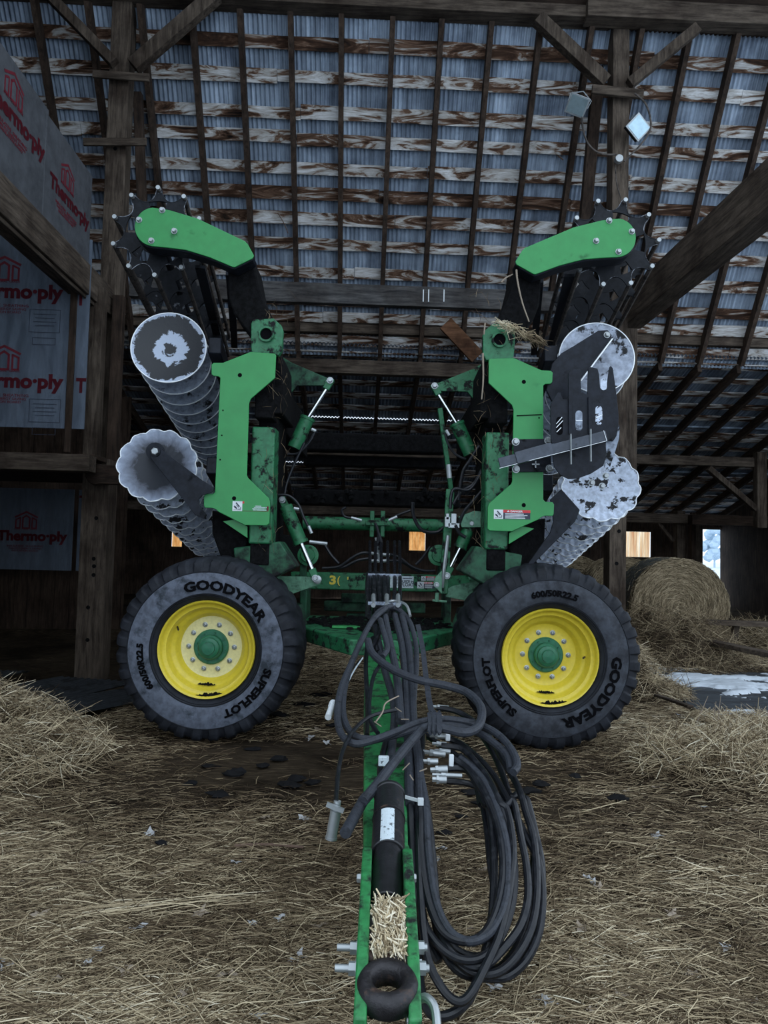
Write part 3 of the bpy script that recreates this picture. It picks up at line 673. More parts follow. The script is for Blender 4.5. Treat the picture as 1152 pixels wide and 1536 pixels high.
# straw strands ------------------------------------------------
def strands(name, pos, dirs, ln, wd, tint, mat, curl=.12, parent=None, nrm=None, **props):
    """pos n x 3 centre; dirs n x 3 unit; each a bent three-sided stalk"""
    n = len(pos); up = np.tile([0, 0, 1.0], (n, 1)) if nrm is None else nrm
    side = np.cross(dirs, up); side /= np.linalg.norm(side, axis=1, keepdims=True) + 1e-9
    upp = np.cross(side, dirs)
    ts = (-.5, 0, .5); rings = []
    bend = (RNG.uniform(-curl, curl, n) * ln)[:, None]; bz = (RNG.uniform(0, curl * .6, n) * ln)[:, None]
    for t in ts:
        c = pos + dirs * (ln * t)[:, None] + side * bend * (1 - 4 * t * t) + upp * bz * (1 - 4 * t * t)
        w = (wd * (1 if t == 0 else .7))[:, None]
        rings.append([c - side * w / 2, c + side * w / 2, c + upp * w * .7])
    V = np.stack([r for g in rings for r in g], 1).reshape(-1, 3)          # n*9
    base = (np.arange(n) * 9)[:, None]; fs = []
    for a in (0, 3):
        for k in range(3): fs.append(np.stack([base[:, 0] + a + k, base[:, 0] + a + (k + 1) % 3, base[:, 0] + a + 3 + (k + 1) % 3, base[:, 0] + a + 3 + k], 1))
    Fc = np.concatenate(fs); me = bpy.data.meshes.new(name); og = V.mean(0); og[2] = V[:, 2].min()
    npmesh(me, V - og, Fc)
    at = me.attributes.new('tint', 'FLOAT', 'POINT'); at.data.foreach_set('value', np.repeat(tint, 9).astype(np.float32))
    return finish(me, name, MAT[mat], parent, Vector(og), props, 0)
def scatter(n, ylo, yhi, pw=2.0):
    u = RNG.random(n)
    a = ylo ** (1 - pw); b_ = yhi ** (1 - pw); y = (a + u * (b_ - a)) ** (1 / (1 - pw)) if pw != 1 else ylo * (yhi / ylo) ** u
    hw = y * .60 + .8; x = RNG.uniform(-1, 1, n) * hw; return x, y
n = 360000
x, y = scatter(n, 1.62, 9.5, 1.35)
dens = .35 + .65 * vnoise(x, y, 1.2, 21) + .25 * (vnoise(x, y, 4, 22) - .5)
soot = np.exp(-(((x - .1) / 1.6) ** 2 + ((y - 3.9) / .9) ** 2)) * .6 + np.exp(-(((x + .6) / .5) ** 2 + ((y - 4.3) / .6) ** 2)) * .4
keep = (RNG.random(n) < dens - soot * .9) & ~((x > 2.5) & (y > 5.2) & (y < 7.8)) & ~((x < -2.0) & (y > 5.2))
x, y, soot = x[keep], y[keep], soot[keep]; n = len(x)
mound = np.clip(gh(x, y) / .12, 0, 1)
ang = RNG.normal(.15, .55, n) + (RNG.random(n) < .35) * RNG.uniform(-1.6, 1.6, n)
tl = RNG.normal(0, .10 + .25 * mound, n)
d = np.stack([np.cos(ang) * np.cos(tl), np.sin(ang) * np.cos(tl), np.sin(tl)], 1)
ln_ = RNG.gamma(2.2, .028, n) + .022; ln_ = np.minimum(ln_, .32)
z = gh(x, y) + RNG.uniform(.0, .014, n) + np.abs(np.sin(tl)) * ln_ * .35
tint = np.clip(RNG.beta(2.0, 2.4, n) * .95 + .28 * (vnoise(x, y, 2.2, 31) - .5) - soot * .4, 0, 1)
strands('loose_straw', np.stack([x, y, z], 1), d, ln_, RNG.uniform(.0013, .0032, n) * (1 + y * .09), tint, 'straw', kind='stuff', label='loose straw trampled over the whole barn floor', category='straw')
def tuft(name, cx, cy, rx, ry, n, lmin, lmax, lift, label, tintb=.0, thr=.9):
    a = RNG.uniform(0, 2 * pi, n); r = np.sqrt(RNG.random(n)) * thr; x = cx + rx * r * np.cos(a); y = cy + ry * r * np.sin(a)
    az = RNG.uniform(0, 2 * pi, n); tl = np.abs(RNG.normal(0, lift, n)); l = RNG.uniform(lmin, lmax, n)
    d = np.stack([np.cos(az) * np.cos(tl), np.sin(az) * np.cos(tl), np.sin(tl)], 1)
    z = gh(x, y) + RNG.uniform(0, .05, n) + np.sin(tl) * l * .4
    strands(name, np.stack([x, y, z], 1), d, l, RNG.uniform(.0025, .005, n), np.clip(RNG.beta(2, 2, n) + tintb, 0, 1), 'straw', .2, kind='stuff', label=label, category='hay')
tuft('hay_heap', -2.7, 4.0, 1.3, .95, 9000, .08, .28, .35, 'tangled heap of hay against the left edge of the frame', .02)
tuft('hay_heap', 2.9, 4.15, 1.6, .65, 7000, .08, .26, .45, 'low ragged heap of hay right of the right wheel', .08)
tuft('hay_heap', 3.4, 8.5, 1.0, 1.1, 5000, .1, .35, .45, 'dark heap of spilled hay under the big round bale', -.15)
tuft('hay_heap', 4.9, 9.5, 1.5, .8, 3500, .1, .35, .45, 'spilled hay around the loose planks at the far right', -.1)
tuft('hay_heap', 2.75, 5.35, .5, .35, 2500, .06, .2, .3, 'straw frayed over the near corner of the slab', .1)
tuft('hay_heap', 2.3, 6.6, .55, .7, 2200, .1, .3, .45, 'small clump of hay showing behind the right wheel', .0)
# a swath of long pale stalks
n = 34; 
t = RNG.random(n); cx = -.98 + t * .50; cy = 2.44 + t * .15 + RNG.normal(0, .03, n); az = .30 + RNG.normal(0, .08, n)
d = np.stack([np.cos(az), np.sin(az), 0 * az], 1)
strands('long_straw', np.stack([cx, cy, gh(cx, cy) + .018 + RNG.random(n) * .01], 1), d, RNG.uniform(.15, .42, n), RNG.uniform(.0025, .0038, n), RNG.uniform(.6, .9, n), 'straw', .06, kind='stuff', label='swath of long pale straw stalks on the left foreground floor', category='straw')
# upright stems by the slab
for i, (px, py, px2, py2) in enumerate([(1040, 1096, 1062, 1044), (1077, 1080, 1081, 1044), (1070, 1082, 1074, 1052)]):
    a = G(px, py, .1); thing(M().tube([a, P(px2, py2, a.y)], .004, 5, r1=.002), 'dry_stem', 'stick' if i > 3 else 'leafb', 'single dry stem poking up from the hay at the slab edge', 'stem', 'dry stems at the slab edge', bevel=0)
# leaves
def leafmesh():
    mb = M(); n = 15; pts = []
    for k in range(n):
        a = 2 * pi * k / n; r = (.05 if k % 3 == 0 else .026) * random.uniform(.8, 1.15)
        pts.append(Vector((r * cos(a), r * sin(a), .008 * sin(3 * a) + .004)))
    mb.v = [Vector((0, 0, .0))] + pts + [Vector((0, 0, -.0015))] + [p - Vector((0, 0, .0015)) for p in pts]
    for k in range(n):
        j = (k + 1) % n; mb.f += [(0, 1 + k, 1 + j), (n + 1, n + 2 + j, n + 2 + k), (1 + k, n + 2 + k, n + 2 + j, 1 + j)]
    return mb
leafpx = [(352, 1300, 1), (147, 1432, 1), (235, 1320, 0), (205, 1400, 1), (270, 1500, 0), (480, 1397, 0), (420, 1385, 1), (378, 1392, 1), (132, 1452, 1), (5, 1455, 1), (82, 1475, 0), (190, 1465, 0), (300, 1378, 0),
          (455, 1232, 1), (465, 1110, 1), (490, 1118, 1), (475, 1098, 0), (400, 1230, 0), (225, 1255, 1), (130, 1300, 0), (890, 1330, 1), (902, 1338, 0), (880, 1322, 1), (742, 1490, 1), (725, 1310, 0), (660, 1278, 1), (655, 1296, 1), (870, 1400, 0), (1010, 1380, 0), (1055, 1215, 1), (1100, 1220, 0), (985, 1260, 1), (940, 1190, 0), (860, 1450, 0), (820, 1510, 1), (930, 1500, 0), (1040, 1470, 0), (1090, 1430, 1), (1130, 1510, 0), (775, 1180, 0), (705, 1400, 0), (445, 1445, 1), (340, 1470, 0), (60, 1380, 0), (30, 1330, 0), (890, 1525, 0), (985, 1180, 0), (388, 1532, 1)]
protos = []
for mt in ('leafb', 'leaf'):
    protos.append([leafmesh() for _ in range(3)])
for i, (px, py, w) in enumerate(leafpx):
    mb = random.choice(protos[w]); q = G(px, py, 0); q = G(px, py, gz(q.x, q.y)); q.z = gz(q.x, q.y) + .016
    m2 = M(); e = Euler((random.uniform(-.35, .35), random.uniform(-.35, .35), random.uniform(0, 6))).to_matrix(); s = random.uniform(.45, .85)
    m2.v = [q + e @ (v * s) for v in mb.v]; m2.f = list(mb.f)
    thing(m2, 'fallen_leaf', 'leaf' if w else 'leafb', 'dry fallen leaf, %s and curled, lying on the straw floor' % ('pale grey' if w else 'tan'), 'leaf', 'dry pale leaves on the straw' if w else 'dry tan leaves on the straw', bevel=0, recalc=True)
# stick, soil clods
a, b_ = G(352, 1269, .02), G(455, 1271, .02)
thing(M().tube(spline([a, (a + b_) / 2 + Vector((0, .01, .004)), b_], 4), .008, 8, r1=.006), 'stick', 'stick', 'smooth brown stick lying on the straw left of the hitch', 'stick', bevel=0)
for i, (px, py, s) in enumerate([(327, 1193, 1.3), (352, 1162, 1.6), (314, 1151, 1.2), (285, 1176, 1), (242, 1266, .8), (432, 1180, 1.5), (445, 1170, 1.2), (470, 1175, 1.3), (395, 1150, 1), (420, 1140, 1.3), (380, 1125, 1), (702, 1190, 1.3), (720, 1205, 1), (742, 1185, 1), (790, 1190, 1.6), (810, 1178, 1.2), (860, 1165, 1), (930, 1198, 1.2), (690, 1225, .8), (665, 1250, .8), (455, 1060, 2.0), (480, 1045, 2.2), (420, 1075, 1.8), (500, 1090, 1.5)]):
    q = G(px, py, .015); m2 = M(); r0 = .028 * s
    n_ = 11; prof = [(0, 0), (.9, .05), (1.0, .25), (.6, .5), (0, .58)]
    m2.lathe([(r0 * a_, r0 * b2) for a_, b2 in prof], q, (random.uniform(-.2, .2), random.uniform(-.2, .2), 1), n_)
    m2.v = [q + Vector(((v.x - q.x) * 1.4 * (1 + .9 * noise.noise(v * 34)), (v.y - q.y) * (1 + .9 * noise.noise(v * 29)), (v.z - q.z) * (1 + .9 * noise.noise(v * 37)))) for v in m2.v]
    thing(m2, 'soil_clod', 'clod', 'flat black clod of soil dropped on the straw under the harrow', 'clod', 'black soil clods on the straw', bevel=0)
# round bales --------------------------------------------------
def bale(cx, cy, r, L, yaw, label, z0=0.0, fringe=9000, sq=.94):
    root = empty('round_bale', (cx, cy, z0), label=label, category='bale')
    ax = Vector((sin(yaw), cos(yaw), 0)); hx = Vector((cos(yaw), -sin(yaw), 0)); c = Vector((cx, cy, z0 + r * sq))
    mb = M(); prof = [(0, -L / 2 + .03)] + [(r * f, -L / 2 + (.03 - .03 * f) + random.uniform(-.012, .012)) for f in (.15, .3, .45, .6, .75, .9)] + [(r * .975, -L / 2 + .02), (r, -L / 2 + .07), (r * 1.01, 0), (r, L / 2 - .07), (r * .96, L / 2), (0, L / 2)]
    mb.lathe(prof, c, ax, 64); mb.v = [Vector((v.x, v.y, z0 + (v.z - z0) * sq if False else v.z)) + Vector((noise.noise(v * 6), noise.noise(v * 6.3), noise.noise(v * 5.7))) * .02 for v in mb.v]
    mb.v = [Vector((v.x, v.y, z0 + max(0.0, v.z - z0))) for v in mb.v]
    build(mb, 'bale_body', 'soil', root)
    n = fringe; a = RNG.uniform(0, 2 * pi, n); rr = np.sqrt(RNG.random(n)) * r
    axn, hxn, zn = np.array(ax), np.array(hx), np.array([0, 0, 1.0]); cn = np.array(c)
    pos = cn + np.outer(np.cos(a) * rr, hxn) + np.outer(np.sin(a) * rr, zn) - axn * (L / 2 + .005)
    aa = a + pi / 2 + RNG.normal(0, .22, n); d = np.outer(np.cos(aa), hxn) + np.outer(np.sin(aa), zn) - axn * RNG.uniform(-.08, .2, n)[:, None]; d /= np.linalg.norm(d, axis=1)[:, None]
    ringt = .5 + .35 * np.sin(rr / r * 38) * .5
    t1 = np.clip(RNG.beta(2.2, 2.2, n) * .75 + ringt * .25, 0, 1)
    m = int(n * .9); a2 = RNG.uniform(0, 2 * pi, m); rl = r * 1.012; yy = RNG.uniform(-L / 2, L / 2, m)
    nr2 = np.outer(np.cos(a2), hxn) + np.outer(np.sin(a2), zn); pos2 = cn + nr2 * rl + np.outer(yy, axn)
    tg = np.outer(-np.sin(a2), hxn) + np.outer(np.cos(a2), zn); d2 = tg + axn * RNG.normal(0, .3, m)[:, None] + nr2 * RNG.normal(0, .08, m)[:, None]; d2 /= np.linalg.norm(d2, axis=1)[:, None]
    nrm = np.concatenate([np.tile(-axn, (n, 1)), nr2]); P_ = np.concatenate([pos, pos2]); D_ = np.concatenate([d, d2])
    ok = P_[:, 2] > z0 + .01
    k = len(P_); strands('hay_fringe', P_[ok], D_[ok], RNG.uniform(.05, .16, k)[ok], RNG.uniform(.005, .010, k)[ok], np.concatenate([t1, np.clip(RNG.beta(2, 2.5, m), 0, 1)])[ok], 'hay', .12, parent=root, nrm=nrm[ok], kind='stuff')
    return root
q = P(1031, 905, 9.3)
b0 = bale(q.x, 9.9, .60, 1.2, R(9), 'big round hay bale with its coiled end facing the viewer', z0=.02)
mb = M(); ax = Vector((sin(R(9)), cos(R(9)), 0))
mb.lathe([(.618, -.50), (.622, 0), (.618, .55)], Vector((q.x, 9.9, .02 + .564)), ax, 64)
MAT['net'] = paint('bluish_net_wrap', (0.10, 0.12, 0.12), (0.05, 0.045, 0.03), 0.45, 0.6, 30, 0.6, bmp=.3, var=.2)
build(mb, 'net_wrap', 'net', b0)
q = P(948, 905, 11.3); bale(q.x - .05, 11.75, .60, 1.2, R(9), 'shaded round bale half hidden behind the right post', z0=0, fringe=6000)
q = P(872, 890, 13.0); bale(q.x, 13.6, .60, 1.2, R(9), 'round bale in the gloom between the harrow and right post', z0=0, fringe=3500)
# planks in front of the bale
def plank(p0, p1, w, t, label, mat='woodx'):
    thing(M().bar(p0, p1, w, t), 'loose_plank', mat, label, 'plank')
plank(P(965, 930, 8.9), P(1200, 938, 8.7), .16, .06, 'long grey plank lying level in front of the big bale')
plank(P(1052, 960, 8.2), P(1165, 984, 7.3), .15, .05, 'grey plank slanting out of the hay at the right edge')
plank(P(1100, 962, 8.9), P(1104, 938, 8.9), .07, .07, 'stubby stake holding up the level plank', 'woodz')
plank(P(985, 1043, 5.9) , P(1036, 1060, 5.3), .05, .02, 'splintered wood scrap at the edge of the slab')
# corrugated sheets and scrap at the left edge
def csheet(c, w, l, az, tilt, label, pitch=.07, amp=.012):
    mb = M(); nx = int(w / pitch * 8); e = Euler((tilt, 0, az)).to_matrix()
    for i in range(nx + 1):
        x = -w / 2 + w * i / nx; z = amp * cos(2 * pi * x / pitch)
        for yv, dz in ((0, 0), (l, 0), (l, -.002), (0, -.002)): mb.v.append(Vector(c) + e @ Vector((x, yv, z + dz)))
    for i in range(nx):
        for k in range(4): mb.f.append((4 * i + k, 4 * i + (k + 1) % 4, 4 * i + 4 + (k + 1) % 4, 4 * i + 4 + k))
    mb.f += [(0, 1, 2, 3), tuple(4 * nx + 3 - k for k in range(4))]
    thing(mb, 'corrugated_sheet', 'tindark', label, 'metal sheet', bevel=0)
MAT['tindark'] = paint('tarnished_tin', (0.035, 0.04, 0.045), BLK, 0.5, 0.6, 4, 0.5, metal=.3, bmp=.1)
csheet((-2.95, 5.05, .06), .8, 1.6, R(-12), R(-3), 'dark corrugated sheet fanned out behind the left hay heap, front one')
csheet((-2.35, 5.15, .05), .5, 1.5, R(-24), R(-3), 'narrow dark corrugated sheet next to the left wheel')
csheet((-3.6, 5.2, .10), .7, 1.7, R(4), R(-4), 'dark corrugated sheet at the extreme left edge')
# light ---------------------------------------------------------
w = bpy.data.worlds.new('world'); bpy.context.scene.world = w; w.use_nodes = True
bg = w.node_tree.nodes['Background']; bg.inputs[0].default_value = (0.74, 0.86, 1.0, 1); bg.inputs[1].default_value = WORLD
# ============================================================ THE DISC HARROW
XC = -0.035
root = empty('disc_harrow', (XC, 3.6, 0), label='green folding disc harrow with raised wings, yellow wheels and coiled hoses, parked in the barn', category='disc harrow')
YA = Vector((0, 1, 0))
def c3(x, y): return 140 + x / 2.88, 270 + y / 2.88
def c5(x, y): return 140 + x / 2.88, 560 + y / 2.88
def c4(x, y): return 620 + x / 2.88, 290 + y / 2.88
def c6(x, y): return 620 + x / 2.88, 560 + y / 2.88
def c1(x, y): return 380 + x / 3.2, 600 + y / 3.2
def c2(x, y): return 440 + x / 2.88, 860 + y / 2.88
def cr(x, y): return 440 + x / 2.743, 1180 + y / 2.743
def mirror(s):
    if s < 0: return lambda p: Vector(p)
    return lambda p: Vector((2 * XC - p[0], p[1], p[2]))
def mm(mb, s):
    f = mirror(s); mb.v = [f(v) for v in mb.v]; return mb
def arc(c, r, a0, a1, n): return [(c[0] + r * cos(R(a0 + (a1 - a0) * i / n)), c[1] - r * sin(R(a0 + (a1 - a0) * i / n))) for i in range(n + 1)]
def plate(pxs, Y, th): return M().prism([P(x, y, Y) for x, y in pxs], (0, th, 0))
def hexbolt(c, r=.016, ax=(0, -1, 0), L=.02):
    mb = M(); c = Vector(c); ax = Vector(ax)
    mb.lathe([(0, 0), (r * 1.35, 0), (r * 1.35, .004), (r, .004)], c, ax, 16).lathe([(r, .004), (r, L), (r * .8, L + .003), (0, L + .003)], c, ax, 6); return mb

# ---------------- wheels
def tyre_mesh(c):
    mb = M(); NA, lugs = 640, 32
    prof = [(.300, -.235), (.315, -.262), (.345, -.282), (.385, -.292), (.425, -.294), (.462, -.290), (.490, -.284), (.515, -.276), (.538, -.262), (.556, -.238), (.566, -.20), (.571, -.15), (.574, -.10), (.576, -.05), (.576, -.01)]
    prof = prof + [(r, -t) for r, t in reversed(prof)]
    np_ = len(prof)
    for k in range(NA):
        th = 2 * pi * k / NA
        for i, (r, t) in enumerate(prof):
            side = -1 if t < 0 else 1
            tt = abs(t); h = 0
            if r > .484:
                u = (th * lugs / (2 * pi) + (tt - .29) * 2.2 * (1 if side < 0 else 1) + (0 if side < 0 else .5)) % 1.0
                wgt = min(1, (r - .484) / .02); lw = .66
                e = .09
                m_ = max(0, min(1, u / e)) * max(0, min(1, (lw - u) / e)) if u < lw else 0
                cut = 1.0 if tt > .05 else 0.5
                h = .014 * m_ * wgt * cut
            rr = r + h * (.8 if r > .53 else .2); ty = t + side * h * (.9 if r < .56 else 0)
            mb.v.append(Vector((c.x + rr * sin(th), c.y + ty, c.z + rr * cos(th))))
    for k in range(NA):
        for i in range(np_ - 1):
            a = k * np_ + i; b_ = ((k + 1) % NA) * np_ + i; mb.f.append((a, b_, b_ + 1, a + 1))
    return mb
m, n, b = nt('worn_tyre_rubber')
v = coords(n, (1, 1, 1)); sx = n.nodes.new('ShaderNodeTexCoord')
sp_ = n.nodes.new('ShaderNodeSeparateXYZ'); n.links.new(sx.outputs['Object'], sp_.inputs[0])
f = noi(n, v, 9, 8, .7); c_ = ramp(n, f, [(.35, (.009, .010, .013)), (.65, (.024, .027, .035))])
n.links.new(c_, b.inputs['Base Color']); b.inputs['Roughness'].default_value = .65; b.inputs['Specular IOR Level'].default_value = .22; bump(n, b, f, .25, .01); MAT['tyre'] = m
MAT['tyre_ring'] = paint('dusty_sidewall_band', (0.095, 0.11, 0.145), (0.026, 0.034, 0.044), .53, .66, 9, .7, bmp=.2, var=.3)
MAT['tyre_ring2'] = paint('lightly_dusty_sidewall_band', (0.036, 0.042, 0.055), (0.017, 0.019, 0.025), .45, .62, 9, .7, bmp=.2, var=.3)
MAT['letter'] = plain('raised_black_letters', (0.003, 0.003, 0.004), .7, 0, .05)
def arctext(mb, txt, size, c, r, y, mid, sx=1.0, bold=.02):
    vs, fs = textgeo(txt, size, bold=bold, extrude=.004, align='CENTER', sx=sx, res=2)
    # subdivide long edges is unneeded at this size
    out = []
    for a, b_, z in vs:
        th = R(mid) + a / r; rr = r + b_ - size * .36
        out.append(Vector((c.x + rr * sin(th), y - z, c.z + rr * cos(th))))
    mb.add(out, fs)
def wheel(c, rot, ringmat, valve):
    yf = c.y      # plane of rim edge
    w = M(); prof = [(.302, .03), (.307, .0), (.302, -.012), (.292, -.008), (.288, .018), (.277, .03), (.262, .032), (.256, .05), (.248, .075), (.238, .085), (.226, .088), (.215, .105), (.205, .125), (.196, .138)]
    w.lathe(prof, c, YA, 72)
    back = M()
    rim = build(w, 'wheel', 'yellow', root, sharp=60)
    d = M().lathe([(.197, .137), (.186, .142), (.150, .140), (.110, .136), (.085, .136), (0, .136)], c, YA, 72); build(d, 'wheel_disc', 'cream' if rot == 0 else 'yellow', rim)
    d = M().lathe([(.302, .03), (.29, .20), (.27, .5)], c, YA, 48); build(d, 'rim_barrel', 'yellow', rim)
    h = M().lathe([(.112, .136), (.112, .125), (.104, .119), (.080, .119), (.078, .09), (.070, .083), (.064, .083), (.062, .066), (.045, .058), (.040, .058), (.038, .048), (0, .045)], c, YA, 40)
    build(h, 'hub', 'hubgreen', rim, sharp=25)
    for k in range(8):
        a = 2 * pi * (k + .3) / 8; build(hexbolt(c + Vector((.093 * sin(a), .119, .093 * cos(a))), .006, (0, -1, 0), .006), 'hub_bolt', 'hubgreen', rim)
    for k in range(10):
        a = 2 * pi * (k + .5) / 10 - (.0 if rot == 0 else .0)
        q = c + Vector((.147 * sin(a), .138, .147 * cos(a)))
        mb = M().lathe([(0, 0), (.016, 0), (.017, .003), (.012, .005)], q, (0, -1, 0), 16).lathe([(.011, .004), (.011, .016), (.007, .018), (.006, .006), (.0, .006)], q, (0, -1, 0), 6)
        build(mb, 'lug_nut', 'bolt', rim)
    q = c + Vector((valve[0], .07, valve[1])); build(M().tube([q, q + Vector((0, -.05, 0)) + Vector((-valve[0], 0, -valve[1])) * .1], .006, 8), 'valve_stem', 'rust', rim)
    # tyre
    tc = c + Vector((0, .262, 0))
    t = build(tyre_mesh(tc), 'tyre', 'tyre', rim, sharp=30, recalc=True)
    yt = tc.y
    r_ = M().lathe([(.352, -.2865), (.372, -.2925), (.405, -.2965), (.43, -.2975), (.462, -.2925), (.482, -.2885)], Vector((c.x, yt, c.z)), YA, 96)
    build(r_, 'sidewall_band', ringmat, rim)
    r_ = M()
    for rr, yy in ((.335, -.277), (.345, -.2835), (.486, -.2875)):
        r_.lathe([(rr - .003, yy), (rr, yy - .004), (rr + .003, yy)], Vector((c.x, yt, c.z)), YA, 96)
    build(r_, 'moulded_rib', 'tyre', rim)
    y_ = yt - .2985
    for t_, s_, r_t, mid, sx_, b_o in (('GOODYEAR', .082, .405, 20, 1.28, .0035), ('SUPERFLOT', .066, .41, 133, 1.18, .003), ('600/50R22.5', .052, .405, 254, 1.12, .0025)):
        L = M(); arctext(L, t_, s_, c, r_t, y_, mid + rot, sx_, b_o); build(L, 'tyre_lettering', 'letter', rim, recalc=False)
    # mud caked in the bottom of the rim
    for r0, r1, dy, a0, a1 in ((.262, .290, .012, 158, 192), (.214, .236, .08, 168, 196)):
        pts = []; mb = M()
        N = 26
        for k in range(N + 1):
            a = R(a0 + (a1 - a0) * k / N); j = random.uniform(-.004, .004); wd_ = (1 - abs(2 * k / N - 1) ** 3)
            pts.append((a, r1 + j * .5, r1 - (r1 - r0) * wd_ * random.uniform(.35, 1)))
        for k in range(N):
            (a, o1, i1), (b2, o2, i2) = pts[k], pts[k + 1]
            f_ = lambda a, r, t: c + Vector((r * sin(a), dy + t, r * cos(a)))
            mb.hexa([f_(a, i1, 0), f_(b2, i2, 0), f_(b2, o2, 0), f_(a, o1, 0), f_(a, i1, -.008), f_(b2, i2, -.008), f_(b2, o2, -.008), f_(a, o1, -.008)])
        build(mb, 'caked_mud', 'mud', rim)
cL = P(309.5, 972, 4.47); cR = P(825.5, 981, 4.47)
cL.z = cR.z = .592
wheel(cL, 0, 'tyre_ring', (-.205, .13)); wheel(cR, 108, 'tyre_ring2', (.235, .0))
for c in (cL, cR):
    s = -1 if c is cL else 1
    mb = M().tube([c + Vector((0, .3, 0)), c + Vector((0, .75, 0))], .07, 16).bar(c + Vector((-s * .0, .62, 0)), (c.x - s * .5, 5.3, .75), .14, .16)
    build(mb, 'axle_arm', 'green_dark', root)

# ---------------- wings
def decal(parent, x0, y0, x1, y1, Y, full=True, s=1):
    """pictogram and danger text; corners in photo pixels"""
    a, b_ = P(x0, y0, Y), P(x1, y1, Y); W = b_.x - a.x; H = a.z - b_.z; bz = Vector((0, 0, 1)); bx = Vector((1, 0, 0)); nn = Vector((0, -1, 0)); o = Vector((a.x, Y - .001, b_.z))
    q = lambda mb, x0, z0, x1, z1, t=.0006, lift=0: mb.prism([o + bx * (x * W) + bz * (z * H) + nn * lift for x, z in ((x0, z0), (x1, z0), (x1, z1), (x0, z1))], nn * t)
    pw = H / W
    base = build(q(M(), 0, 0, pw, 1), 'warning_label', 'white', parent)
    mb = M(); L = lambda pts, w=.008: [mb.bar(o + bx * (p0[0] * H) + bz * (p0[1] * H) + nn * .0012, o + bx * (p1[0] * H) + bz * (p1[1] * H) + nn * .0012, w * H * 8, .0006, nn) for p0, p1 in zip(pts, pts[1:])]
    L([(.35, .85), (.72, .45)], .016); L([(.38, .62), (.66, .35)], .006); L([(.15, .5), (.34, .42), (.45, .2)], .013); L([(.2, .4), (.35, .3)], .012); L([(.55, .2), (.85, .2), (.85, .42)], .008); L([(.1, .12), (.88, .12)], .003)
    build(mb, 'pictogram', 'ink', parent, recalc=False)
    if full:
        build(q(M(), pw, .7, 1, 1), 'warning_header', 'red', parent)
        build(q(M(), pw, 0, 1, .7), 'warning_panel', 'ink', parent)
        mb = M(); text_on(mb, 'DANGER', .27 * H, o + bx * (W * .62) + bz * (.75 * H) + nn * .0014, bx, bz, nn, bold=.0006, extrude=.0003, sx=1.2)
        xx = pw + .17 * (1 - pw); mb.prism([o + bx * (W * (xx - .03)) + bz * (.76 * H) + nn * .001, o + bx * (W * (xx + .05)) + bz * (.76 * H) + nn * .001, o + bx * (W * (xx + .01)) + bz * (.95 * H) + nn * .001], nn * .0005)
        for k, (z, e) in enumerate(((.53, .82), (.38, .92), (.23, .84), (.08, .86))): q(mb, pw + .05, z, e, z + .075, .0005, .001)
        build(mb, 'warning_text', 'white', parent, recalc=False)
    else:
        mb = M()
        for k, (z, s0, e) in enumerate(((.52, .62, .78), (.38, .58, .93), (.25, .54, .90), (.12, .56, .92))): q(mb, s0, z, e, z + .06, .0005, .0)
        build(mb, 'faded_text', 'label', parent)
        mb = M(); q(mb, pw, 0, .98, .035); q(mb, .93, .1, .98, .55); build(mb, 'torn_label_edge', 'redthermo', parent)
        mb = M(); q(mb, pw, .78, pw + .05, 1); build(mb, 'label_scrap', 'red', parent)

def disc(c, r, ax, mat, wavy=False, n=64, dish=.045, name='disc_blade', mirror_s=-1):
    """concave disc; axis ax points to the viewer"""
    mb = M(); ax = Vector(ax).normalized(); u = ax.orthogonal().normalized(); w = ax.cross(u)
    rr = [0, .25, .5, .75, .93, 1.0]; rings = []
    N = 90 if wavy else n
    for side, off in ((0, 0), (1, -.005)):
        for f_ in rr:
            for k in range(N):
                a = 2 * pi * k / N
                q = 1.0; ripple = 0
                if wavy:
                    q = 1 + f_ ** 3 * (.075 * abs(sin(a * 6.5)) - .055) ; ripple = .005 * sin(a * 26) * max(0, (f_ - .45)) * 1.8
                h = dish * (f_ ** 2 - 1) * (r / .26) + ripple
                mb.v.append(c + (u * cos(a) + w * sin(a)) * (r * f_ * q + (0 if f_ else .0005)) + ax * (h + off))
    L = len(rr)
    for i in range(L - 1):
        for k in range(N):
            k2 = (k + 1) % N
            mb.f.append((i * N + k, i * N + k2, (i + 1) * N + k2, (i + 1) * N + k)); j = (i + L) * N
            mb.f.append((j + k, j + N + k, j + N + k2, j + k2))
    for k in range(N):
        k2 = (k + 1) % N; mb.f.append(((L - 1) * N + k, (L - 1) * N + k2, (2 * L - 1) * N + k2, (2 * L - 1) * N + k))
    o = build(mb, name, mat, root, sharp=60, recalc=True)
    # bright worn rim
    pts = [c + (u * cos(2 * pi * k / N) + w * sin(2 * pi * k / N)) * (r * (1 + (.075 * abs(sin(2 * pi * k / N * 6.5)) - .055 if wavy else 0))) + ax * (.000 + (.005 * sin(2 * pi * k / N * 26) if wavy else 0)) for k in range(N)]
    e = M().tube(pts + [pts[0]], .0042, 5, caps=False); build(e, 'worn_edge', 'edge', o, recalc=False)
    return o
def mirrored(v, s): return Vector((2 * XC - v.x, v.y, v.z)) if s > 0 else Vector(v)

